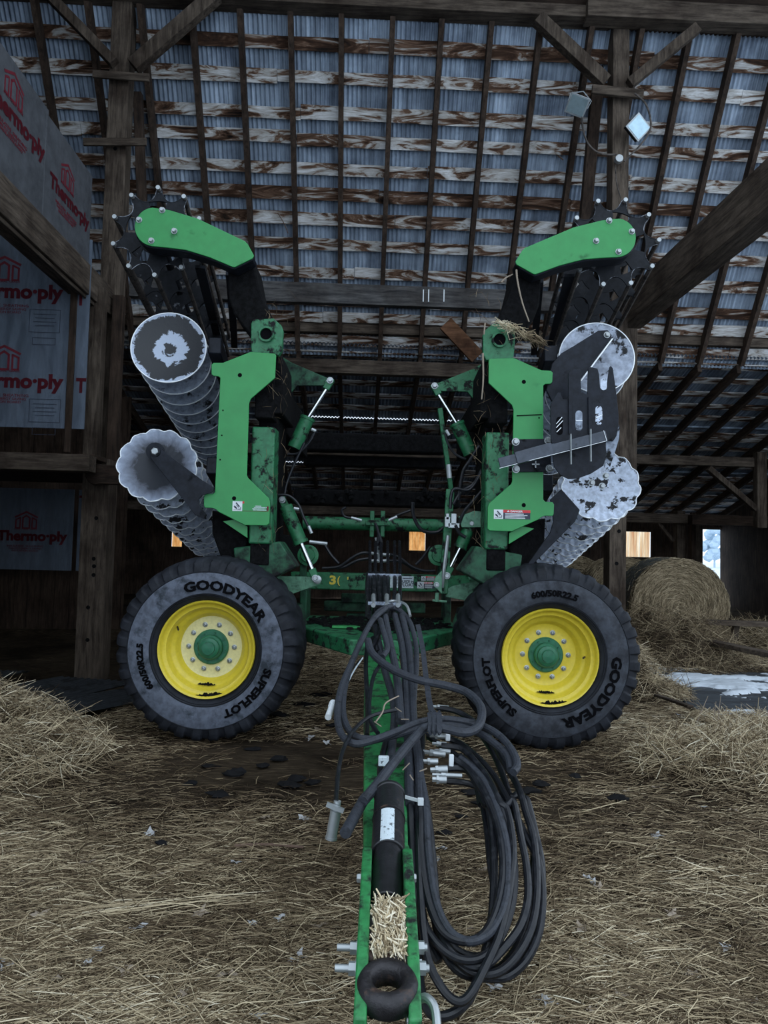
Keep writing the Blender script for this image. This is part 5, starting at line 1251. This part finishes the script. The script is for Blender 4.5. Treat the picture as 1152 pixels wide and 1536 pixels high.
# clevis cheeks with rounded tops
for s in (-1, 1):
    xo = P(545 if s < 0 else 616, 1430, 1.62).x; t_ = .0125
    pts = []
    for y, z in ((1.38, tz(1.38) - .12), (1.38, tz(1.38) + .02), (1.50, tz(1.5) + .055), (1.80, tz(1.8) + .075), (1.90, tz(1.9) + .07), (1.97, tz(1.97) + .03), (2.10, tz(2.1) - .02), (2.1, tz(2.1) - .12)): pts.append(Vector((xo - t_, y, z)))
    o = build(M().prism(pts, (2 * t_, 0, 0)), 'hitch_cheek', 'tongue', root, bevel=.004)
    for (px, py, Y) in ((505 if s < 0 else 628, 1421, 1.62), (505 if s < 0 else 630, 1452, 1.55)):
        q = P(px, py, Y); xs_ = xo + s * t_; L_n = .026 if s < 0 else .004
        mb = M().tube([(xs_, q.y, q.z), (xs_ + s * (L_n + .02), q.y, q.z)], .008, 12)
        mb.lathe([(.0, 0), (.014, 0), (.014, .014), (.0, .014)], (xs_ + s * .003, q.y, q.z), (s, 0, 0), 6); mb.lathe([(0, 0), (.018, 0), (.018, .003), (0, .003)], (xs_, q.y, q.z), (s, 0, 0), 18)
        build(mb, 'hitch_bolt', 'bolt', o)
    q = P(539 if s < 0 else 622, 1317, 1.95); build(hexbolt(Vector((xo + s * t_, q.y, q.z)), .012, (s, 0, 0), .012), 'hitch_bolt', 'bolt', o)
# stored jack
j0, j1 = P(584, 1194, 2.20), P(580, 1350, 1.76)
dj = (j1 - j0).normalized()
jk = build(M().tube([j0, j0 + (j1 - j0) * .62], .045, 28).tube([j0 + (j1 - j0) * .6, j1 + dj * .02], .038, 28).tube([j0 - dj * .012, j0 + dj * .004], .048, 28), 'parking_jack', 'jack', root, bevel=.003)
build(M().tube([j0 + dj * .12, j0 + dj * .126], .0475, 28), 'jack_ring', 'rust', jk)
jn = dj.cross(Vector((1, 0, 0))).normalized(); jn = jn if jn.z > 0 else -jn
la, lb_ = P(580, 1246, 2.1), P(579, 1308, 1.95)
m0 = (j0 + (j1 - j0) * .30); m1 = (j0 + (j1 - j0) * .62)
mb = M(); 
for k in range(6):
    a0, a1 = R(-24 + 8 * k - 4), R(-24 + 8 * (k + 1) - 4); f_ = lambda m_, a, r: m_ + Vector((1, 0, 0)) * (r * sin(a)) + jn * (r * cos(a))
    mb.hexa([f_(m0, a0, .0452), f_(m0, a1, .0452), f_(m1, a1, .0452), f_(m1, a0, .0452), f_(m0, a0, .0462), f_(m0, a1, .0462), f_(m1, a1, .0462), f_(m1, a0, .0462)])
build(mb, 'jack_label', 'label', jk)
# hitch ring
rc = P(581, 1483, 1.455); rn = Vector((0, -.16, 1)).normalized()
prof = [(.031, -.020), (.028, 0), (.031, .020), (.038, .025), (.052, .026), (.061, .017), (.064, 0), (.061, -.017), (.052, -.026), (.038, -.025)]
hr = build(M().lathe(prof, rc, rn, 40, closed=True), 'hitch_ring', 'rust', root, sharp=60)
build(M().prism([rc + Vector((-.050, .058, -.022)), rc + Vector((.050, .058, -.022)), rc + Vector((.045, .19, -.0)), rc + Vector((-.045, .19, -.0))], Vector((0, 0, .05))), 'ring_shank', 'rust', hr, bevel=.008)
q = P(636, 1500, 1.50); build(M().tube(spline([P(626, 1500, 1.52), P(640, 1497, 1.5), P(652, 1512, 1.48), P(656, 1545, 1.45)], 5), .009, 10), 'safety_pin', 'bolt', hr)
build(M().tube([P(610, 1532, 1.42), P(632, 1532, 1.42)], .010, 10), 'cross_pin', 'bolt', hr)
a = P(627, 1450, 1.6); build(M().box((a.x, a.y - .01, a.z - .012), (a.x + .008, a.y, a.z + .016)), 'tag', 'white', hr)

# ---------------- hoses
YTAB = ([600, 740, 850, 905, 985, 1060, 1130, 1200, 1290, 1350, 1430, 1510, 1560], [6.0, 5.75, 5.0, 3.75, 3.35, 2.95, 2.62, 2.36, 2.17, 2.07, 1.96, 1.865, 1.8])
def hp(px, py, off=0): return P(px, py, float(np.interp(py, *YTAB)) + off)
def hose(pts, r, mat='hose', conv=c2, off=0.0, name='hydraulic_hose', k=6, n=10):
    if isinstance(off, (int, float)): off = [off] * len(pts)
    q = [hp(*(conv(x, y) if conv else (x, y)), o) for (x, y), o in zip(pts, off)]
    return build(M().tube(spline(q, k), r, n), name, mat, root, recalc=True)
def mixh(seg2, segr, r, mat='hose', off=0.0):
    pts = [c2(*p) for p in seg2] + [cr(*p) for p in segr]
    return hose(pts, r, mat, None, off)
# long loops hanging on the right
mixh([(620, 580), (700, 595), (780, 640), (850, 710), (900, 800), (950, 880), (985, 960)], [(955, 100), (990, 220), (1003, 400), (985, 560), (930, 680), (850, 760), (760, 770), (680, 720), (615, 610), (590, 480), (570, 250), (548, 60)], .0115, 'hose', -.02)
mixh([(640, 705), (720, 735), (800, 800), (870, 880), (915, 960)], [(905, 100), (955, 200), (1005, 300), (1025, 430), (1012, 590), (960, 710), (880, 780), (800, 785), (700, 770), (630, 700), (590, 580), (565, 400), (550, 200), (530, 20)], .0120, 'hose', 0.0)
mixh([(640, 745), (730, 760), (800, 830), (850, 900), (890, 990)], [(880, 100), (905, 250), (890, 420), (850, 600), (790, 740), (730, 850), (680, 885), (620, 840), (560, 730), (535, 600), (522, 400), (515, 150), (510, 0)], .0115, 'hose', -.05)
mixh([(690, 810), (780, 850), (850, 920), (910, 1005)], [(905, 60), (935, 200), (960, 330), (965, 460), (935, 570), (870, 660), (790, 735), (720, 735), (650, 680), (600, 590), (560, 470), (535, 300), (520, 60)], .0115, 'hose', -.03)
mixh([(630, 845), (740, 845), (790, 905), (830, 1000)], [(800, 60), (822, 200), (826, 380), (815, 560), (785, 700), (740, 840), (690, 910), (620, 945), (560, 925), (525, 830), (512, 640), (508, 300), (500, 30)], .0125, 'hose', -.02)
mixh([(630, 895), (740, 905), (820, 935), (865, 985)], [(850, 40), (880, 180), (888, 340), (862, 500), (835, 620), (790, 690), (720, 695), (650, 650), (605, 560), (575, 420), (555, 200), (540, 20)], .0110, 'hose', .03)
mixh([(560, 690), (640, 745), (720, 800), (780, 880), (810, 1000)], [(770, 30), (795, 160), (812, 330), (838, 500), (820, 620), (770, 705), (700, 718), (640, 650), (585, 520), (566, 330), (552, 120)], .0110, 'hose', .05)
mixh([(800, 680), (860, 770), (905, 870), (935, 960)], [(935, 40), (985, 160), (990, 300), (980, 480), (930, 640), (860, 740), (800, 760)], .0120, 'hose', .06)
mixh([(820, 690), (880, 780), (940, 870), (990, 960)], [(965, 60), (1000, 200), (1024, 330), (1020, 500), (985, 640), (915, 750), (830, 787), (740, 775), (650, 700), (604, 620), (582, 500)], .0105, 'hose', .09)
# horizontal coil tied over the tongue
hose([(400, 150), (345, 200), (300, 280), (250, 390), (205, 500), (190, 600), (205, 690), (260, 735), (330, 725), (430, 690), (540, 645), (640, 630), (740, 640), (830, 665), (900, 710), (950, 775), (967, 830), (950, 860)], .0135, 'sleeve', off=-.16)
hose([(430, 140), (370, 165), (320, 240), (280, 320), (240, 420), (215, 540), (222, 640), (270, 705), (360, 715), (470, 690), (570, 660), (700, 660), (800, 690), (870, 735), (925, 790), (940, 850)], .0135, 'sleeve', off=-.13)
hose([(322, 290), (345, 350), (430, 415), (540, 460), (660, 485), (745, 512), (800, 560), (815, 610), (795, 665), (740, 688), (660, 672), (575, 665), (520, 715), (440, 810), (360, 915), (300, 985)] , .0165, 'sleeve', off=-.22)
q0, q1 = P(*c2(300, 985), 2.18), P(*cr(214, 190), 1.98); build(M().tube([q0, (q0 + q1) / 2, q1], .0165, 12), 'hydraulic_hose', 'sleeve', root)
hose([(320, 300), (313, 400), (320, 560), (318, 700)], .010, off=-.05)
# standing bundle
for pts, r, mt, of in (
    ([(395, 185), (415, 290), (440, 400), (455, 520), (462, 640)], .017, 'sleeve', -.10),
    ([(438, 180), (468, 300), (482, 430), (487, 560), (495, 700), (500, 850), (505, 1005)], .0165, 'sleeve', -.04),
    ([(495, 700), (500, 850), (505, 1005), (512, 1150), (525, 1350), (560, 1500), (630, 1610), (730, 1670), (830, 1650), (915, 1530), (955, 1350), (940, 1150), (880, 980), (800, 860), (720, 790)], .0115, 'hose', -.04),
    ([(470, 180), (500, 320), (512, 470), (520, 640), (540, 800), (550, 1005)], .0155, 'sleeve', -.05),
    ([(540, 800), (550, 1005), (552, 1200), (580, 1400), (640, 1540), (730, 1590), (820, 1560), (880, 1440), (905, 1280), (885, 1100), (830, 960), (760, 850), (690, 800)], .0115, 'hose', -.05),
    ([(395, 150), (450, 155), (500, 205), (528, 300), (532, 400), (520, 560), (530, 720), (548, 860), (572, 1000), (580, 1180), (610, 1400), (670, 1540), (760, 1590), (860, 1540), (920, 1400), (925, 1200), (880, 1020), (810, 880), (720, 800)], .0125, 'sleeve', -.05),
    ([(375, 200), (400, 290), (405, 330), (385, 360)], .013, 'sleeve', -.15),
    ([(355, 230), (375, 330), (398, 430), (425, 520), (437, 600), (432, 700), (420, 800)], .016, 'sleeve', -.02),
    ([(345, 280), (365, 340)], .014, 'hose', -.03),
    ([(410, 150), (380, 230), (352, 300), (330, 330)], .012, 'hose', -.06),
    ([(500, 720), (495, 860), (498, 1005)], .014, 'hose', -.02),
    ([(530, 700), (520, 850), (520, 1005)], .014, 'hose', .0),
    ([(560, 700), (548, 860), (545, 1005)], .012, 'hose', -.03),
    ([(400, 730), (385, 790), (375, 850), (385, 930)], .012, 'hose', -.02),
    ([(322, 0), (318, 80), (330, 170)], .012, 'hose', .0),
    ([(345, 0), (350, 90), (360, 160)], .014, 'hose', .0), ([(365, 0), (372, 90), (380, 160)], .014, 'hose', .0), ([(392, 0), (395, 90), (398, 160)], .014, 'hose', .0)):
    hose(pts, r, mt, off=of)
for pts in ([(505, 0), (512, 200), (520, 420), (530, 560)], [(490, 0), (500, 200), (515, 400), (545, 600), (600, 720)], [(470, 0), (485, 160), (500, 420), (525, 620)]):
    hose(pts, .013, 'hose', cr, .02)
hose([(405, 135), (420, 120), (455, 122), (490, 140), (505, 185)], .007, 'bolt', off=-.1, name='wire_loop', n=6)
o = hose([(375, 395), (345, 450), (328, 560), (335, 640), (365, 690)], .0085, off=-.18)
# strap round the coil
pts = [hp(*c2(x, y), -.2) for x, y in ((538, 222), (560, 330), (572, 440), (585, 540), (600, 610))]
build(M().ribbon(pts, .022, (0, -1, 0)), 'strap', 'sleeve', root)
for dx in (-18, 0, 20):
    pts = [hp(*c2(605 + dx + 6 * sin(t), 645 + 45 * cos(t)), -.245 + .0 * t) for t in np.linspace(0, pi, 9)]
    build(M().ribbon(pts, .02, (0, -1, 0), .006), 'strap', 'sleeve', root)
# fittings at the hose ends
def fitting(x0, y0, x1, y1, r, conv=c2, mat='bolt', off=-.03):
    a, b_ = hp(*conv(x0, y0), off), hp(*conv(x1, y1), off); b_.y = a.y; d = b_ - a
    r *= .72; o = build(M().tube([a, a + d * .35], r * .7, 6).tube([a + d * .3, a + d * .45], r * 1.15, 6).tube([a + d * .4, b_], r, 14), 'hose_fitting', mat, root); return o
for t in ((600, 575, 672, 585, .013), (590, 700, 665, 712, .015), (600, 735, 662, 745, .013), (610, 765, 680, 778, .013), (560, 770, 660, 795, .016), (560, 812, 625, 815, .016), (592, 850, 665, 842, .018), (600, 870, 730, 880, .011), (600, 890, 662, 895, .018)):
    fitting(*t)
q = hp(*c2(683, 812), -.06); build(M().box((q.x - .009, q.y - .006, q.z - .022), (q.x + .008, q.y + .006, q.z + .024)), 'hose_tag', 'white', root, bevel=.003)
q = hp(*c2(668, 710), -.06); build(M().box((q.x - .009, q.y - .006, q.z - .012), (q.x + .008, q.y + .006, q.z + .014)), 'hose_tag', 'white', root, bevel=.003)
q = hp(*c2(390, 810), -.12); build(M().box((q.x - .018, q.y - .01, q.z - .016), (q.x + .018, q.y + .01, q.z + .016)), 'hose_tag', 'label', root, bevel=.003)
# trailer plug and cable
q0 = hp(*c2(184, 985), -.2)
hose([(445, 590), (390, 600), (320, 625), (260, 680), (215, 760), (195, 850), (188, 930), (184, 985)], .0075, off=-.2, name='lighting_cable')
e = P(*cr(182, 58), q0.y); f2 = P(*cr(155, 215), q0.y)
pg = build(M().tube([e, e + (f2 - e) * .25], .011, 16).tube([e + (f2 - e) * .25, f2], .0165, 18).tube([f2 - (f2 - e) * .06, f2], .018, 18), 'trailer_plug', 'bolt', root)
build(M().bar(P(*cr(137, 72), q0.y - .02), P(*cr(207, 100), q0.y - .02), .012, .012, YA), 'plug_latch', 'bolt', pg)
for dx in (0, 14):
    hose([(300 - dx * .3, 365), (262 - dx, 420), (225 - dx, 490), (185, 545)], .0035, 'hose' if dx else 'label', off=-.1, name='signal_wire', n=6)
a, b_ = hp(*c2(172, 560), -.1), hp(*c2(150, 622), -.1); build(M().tube([a, b_], .013, 12).tube([a, a + (b_ - a) * .25], .0155, 12), 'wire_connector', 'white', root)
# zip ties
for x, y in ((500, 52),): 
    a, b_ = hp(*cr(460, 42), -.07), hp(*cr(525, 60), -.07); build(M().bar(a, b_, .004, .010).box((b_.x - .01, b_.y - .01, b_.z - .01), (b_.x + .008, b_.y + .004, b_.z + .01)), 'cable_tie', 'white', root)
for x, y in ((350, 640), (440, 580), (465, 630), (472, 850), (503, 870), (545, 855), (620, 606), (795, 560)):
    a = hp(*c2(x, y), -.2); build(M().bar(a, a + Vector((random.uniform(.01, .03), 0, random.uniform(-.02, .03))), .004, .003), 'cable_tie', 'leafb', root)
hose([(455, 530), (400, 560), (385, 600), (358, 640)], .003, 'leafb', off=-.26, name='twine', n=5)
# hose carrier on the beam
for y in (862, 905):
    a, b_ = hp(552, y, -.08), hp(602, y, -.08); build(M().box((a.x, a.y, a.z - .008), (b_.x, a.y + .03, a.z + .008)), 'hose_carrier', 'blade_dark', root)
for x in (555, 563, 572, 582, 592, 600):
    q = [P(x + random.uniform(-1, 1), 812, 5.7), hp(x, 850, 0), hp(x, 880, 0), hp(x + random.uniform(-4, 4), 925, 0)]; build(M().tube(spline(q, 5), .0115, 8), 'hydraulic_hose', 'hose', root)
for x in (560, 580, 597):
    q = hp(x, 893, -.1); q2 = hp(x, 908, -.1); build(M().tube([q2, q], .012, 8), 'hose_fitting', 'bolt', root)
# centre manifold
mb = M(); yy = 5.7
for (x0, y0, x1, y1) in ((560, 735, 655, 745), (555, 772, 650, 772), (600, 700, 605, 780), (590, 660, 595, 700)):
    mb.tube([P(*c1(x0, y0), yy), P(*c1(x1, y1), yy)], .014, 8)
build(mb, 'hose_manifold', 'bolt', root)
def ph(pts, Y, r=.012, conv=c1, mat='hose'):
    return build(M().tube(spline([P(*conv(x, y), Y) for x, y in pts], 6), r, 8), 'hydraulic_hose', mat, root)
ph([(565, 735), (520, 735), (470, 760), (410, 800), (330, 808)], 5.65); ph([(560, 760), (500, 770), (440, 800), (400, 808)], 5.66)
ph([(655, 740), (700, 755), (760, 800), (820, 820), (872, 820)], 5.65); ph([(650, 772), (710, 775), (760, 805), (800, 825)], 5.66)
ph([(600, 640), (615, 690), (605, 720)], 5.65, .015); ph([(585, 590), (600, 640), (595, 700)], 5.65, .012)
ph([(765, 490), (770, 560), (810, 625), (880, 635), (915, 610)], 5.6, .014); ph([(650, 575), (700, 550), (755, 530)], 5.9, .011)
ph([(340, 690), (370, 740), (410, 785)], 5.5, .012); ph([(850, 705), (810, 760), (780, 790)], 5.5, .012); ph([(500, 570), (440, 560), (425, 530), (445, 515)], 5.9, .011)
ph([(110, 455), (170, 460), (215, 500), (240, 560), (265, 610)], 5.0, .010); ph([(295, 150), (270, 200), (215, 255), (165, 260)], 5.15, .009)
ph([(245, 205), (190, 320), (160, 400), (150, 450)], 5.15, .010); ph([(920, 160), (935, 210), (970, 260), (1020, 285)], 5.1, .009)
ph([(1085, 220), (1040, 290), (1005, 350), (985, 480)], 5.1, .013); ph([(1115, 300), (1060, 400), (1000, 440), (960, 500)], 5.1, .013); ph([(1130, 400), (1060, 480), (1010, 540), (985, 600)], 5.05, .013)
ph([(1100, 340), (1040, 430), (960, 430), (945, 520)], 5.08, .012); ph([(1020, 660), (990, 640), (970, 600)], 5.0, .012)
ph([(560, 820), (550, 900), (545, 1040)], 5.0, .014, mat='hose')
for x0, y0, x1, y1 in ((265, 605, 280, 640), (270, 680, 355, 690), (470, 565, 520, 578), (650, 578, 690, 560), (195, 520, 220, 525), (280, 140, 300, 150), (925, 145, 940, 170)):
    a, b_ = P(*c1(x0, y0), 5.0 if x0 < 300 or x0 > 900 else 5.6), P(*c1(x1, y1), 5.0 if x0 < 300 or x0 > 900 else 5.6); build(M().tube([a, b_], .012, 8), 'hose_fitting', 'bolt', root)
# mud and stalks stuck to the frames
n = 150; side = RNG.choice([-1, 1], n); zz = RNG.uniform(1.2, 3.0, n); xx = XC + side * RNG.uniform(.62, .80, n); yy = RNG.uniform(4.68, 4.76, n)
d = np.stack([RNG.normal(0, .4, n), RNG.normal(0, .3, n), RNG.normal(0, 1, n)], 1); d /= np.linalg.norm(d, axis=1)[:, None]
strands('stuck_stalks', np.stack([xx, yy, zz], 1), d, RNG.uniform(.03, .12, n), RNG.uniform(.002, .0035, n), np.clip(RNG.normal(.25, .15, n), 0, 1), 'straw', .12, parent=root, kind='stuff')
for pts, Y in (([c4(445, 330), c4(450, 380), c4(470, 470), c4(500, 555)], 4.6), ([c4(380, 385), c4(400, 365), c4(430, 350)], 4.65), ([c4(300, 690), c4(302, 800), c4(295, 890)], 4.65), ([c4(310, 560), c4(305, 610)], 4.65)):
    build(M().tube(spline([P(x, y, Y) for x, y in pts], 4), .007, 6, r1=.004), 'caught_stalk', 'leafb', root)
n = 130; t = RNG.random(n); a, b_ = np.array(P(*c4(365, 560), 4.62)), np.array(P(*c4(560, 655), 4.62)); pos = a + (b_ - a) * t[:, None] + RNG.normal(0, .012, (n, 3))
dd = (b_ - a) / np.linalg.norm(b_ - a) + RNG.normal(0, .45, (n, 3)); dd /= np.linalg.norm(dd, axis=1)[:, None]
strands('caught_stalks', pos, dd, RNG.uniform(.05, .16, n), RNG.uniform(.003, .006, n), np.clip(.95 - t * .7 + RNG.normal(0, .1, n), 0, 1), 'straw', .3, parent=root, kind='stuff')
# straw pile in the hitch (loose, so a thing of its own)
n = 2200; y = RNG.uniform(1.52, 1.70, n); x = RNG.uniform(-.033, .033, n) + .033; z = tz(y) + .012 + RNG.uniform(.0, .05, n)
az = RNG.normal(1.9, .7, n); tl = RNG.normal(.1, .35, n); d = np.stack([np.cos(az) * np.cos(tl) * .6, np.sin(az) * np.cos(tl), np.sin(tl)], 1); d /= np.linalg.norm(d, axis=1)[:, None]
strands('chopped_straw', np.stack([x, y, z], 1), d, RNG.uniform(.015, .055, n), RNG.uniform(.002, .006, n), np.clip(RNG.beta(3, 2, n) + .15, 0, 1), 'straw', .15, kind='stuff', label='chopped pale straw piled in the hitch behind the ring', category='straw')
sc = bpy.context.scene
sc.view_settings.view_transform = 'Standard'; sc.view_settings.look = 'None'; sc.view_settings.gamma = 1.0
sc.view_settings.use_curve_mapping = False; sc.view_settings.exposure = 0.9
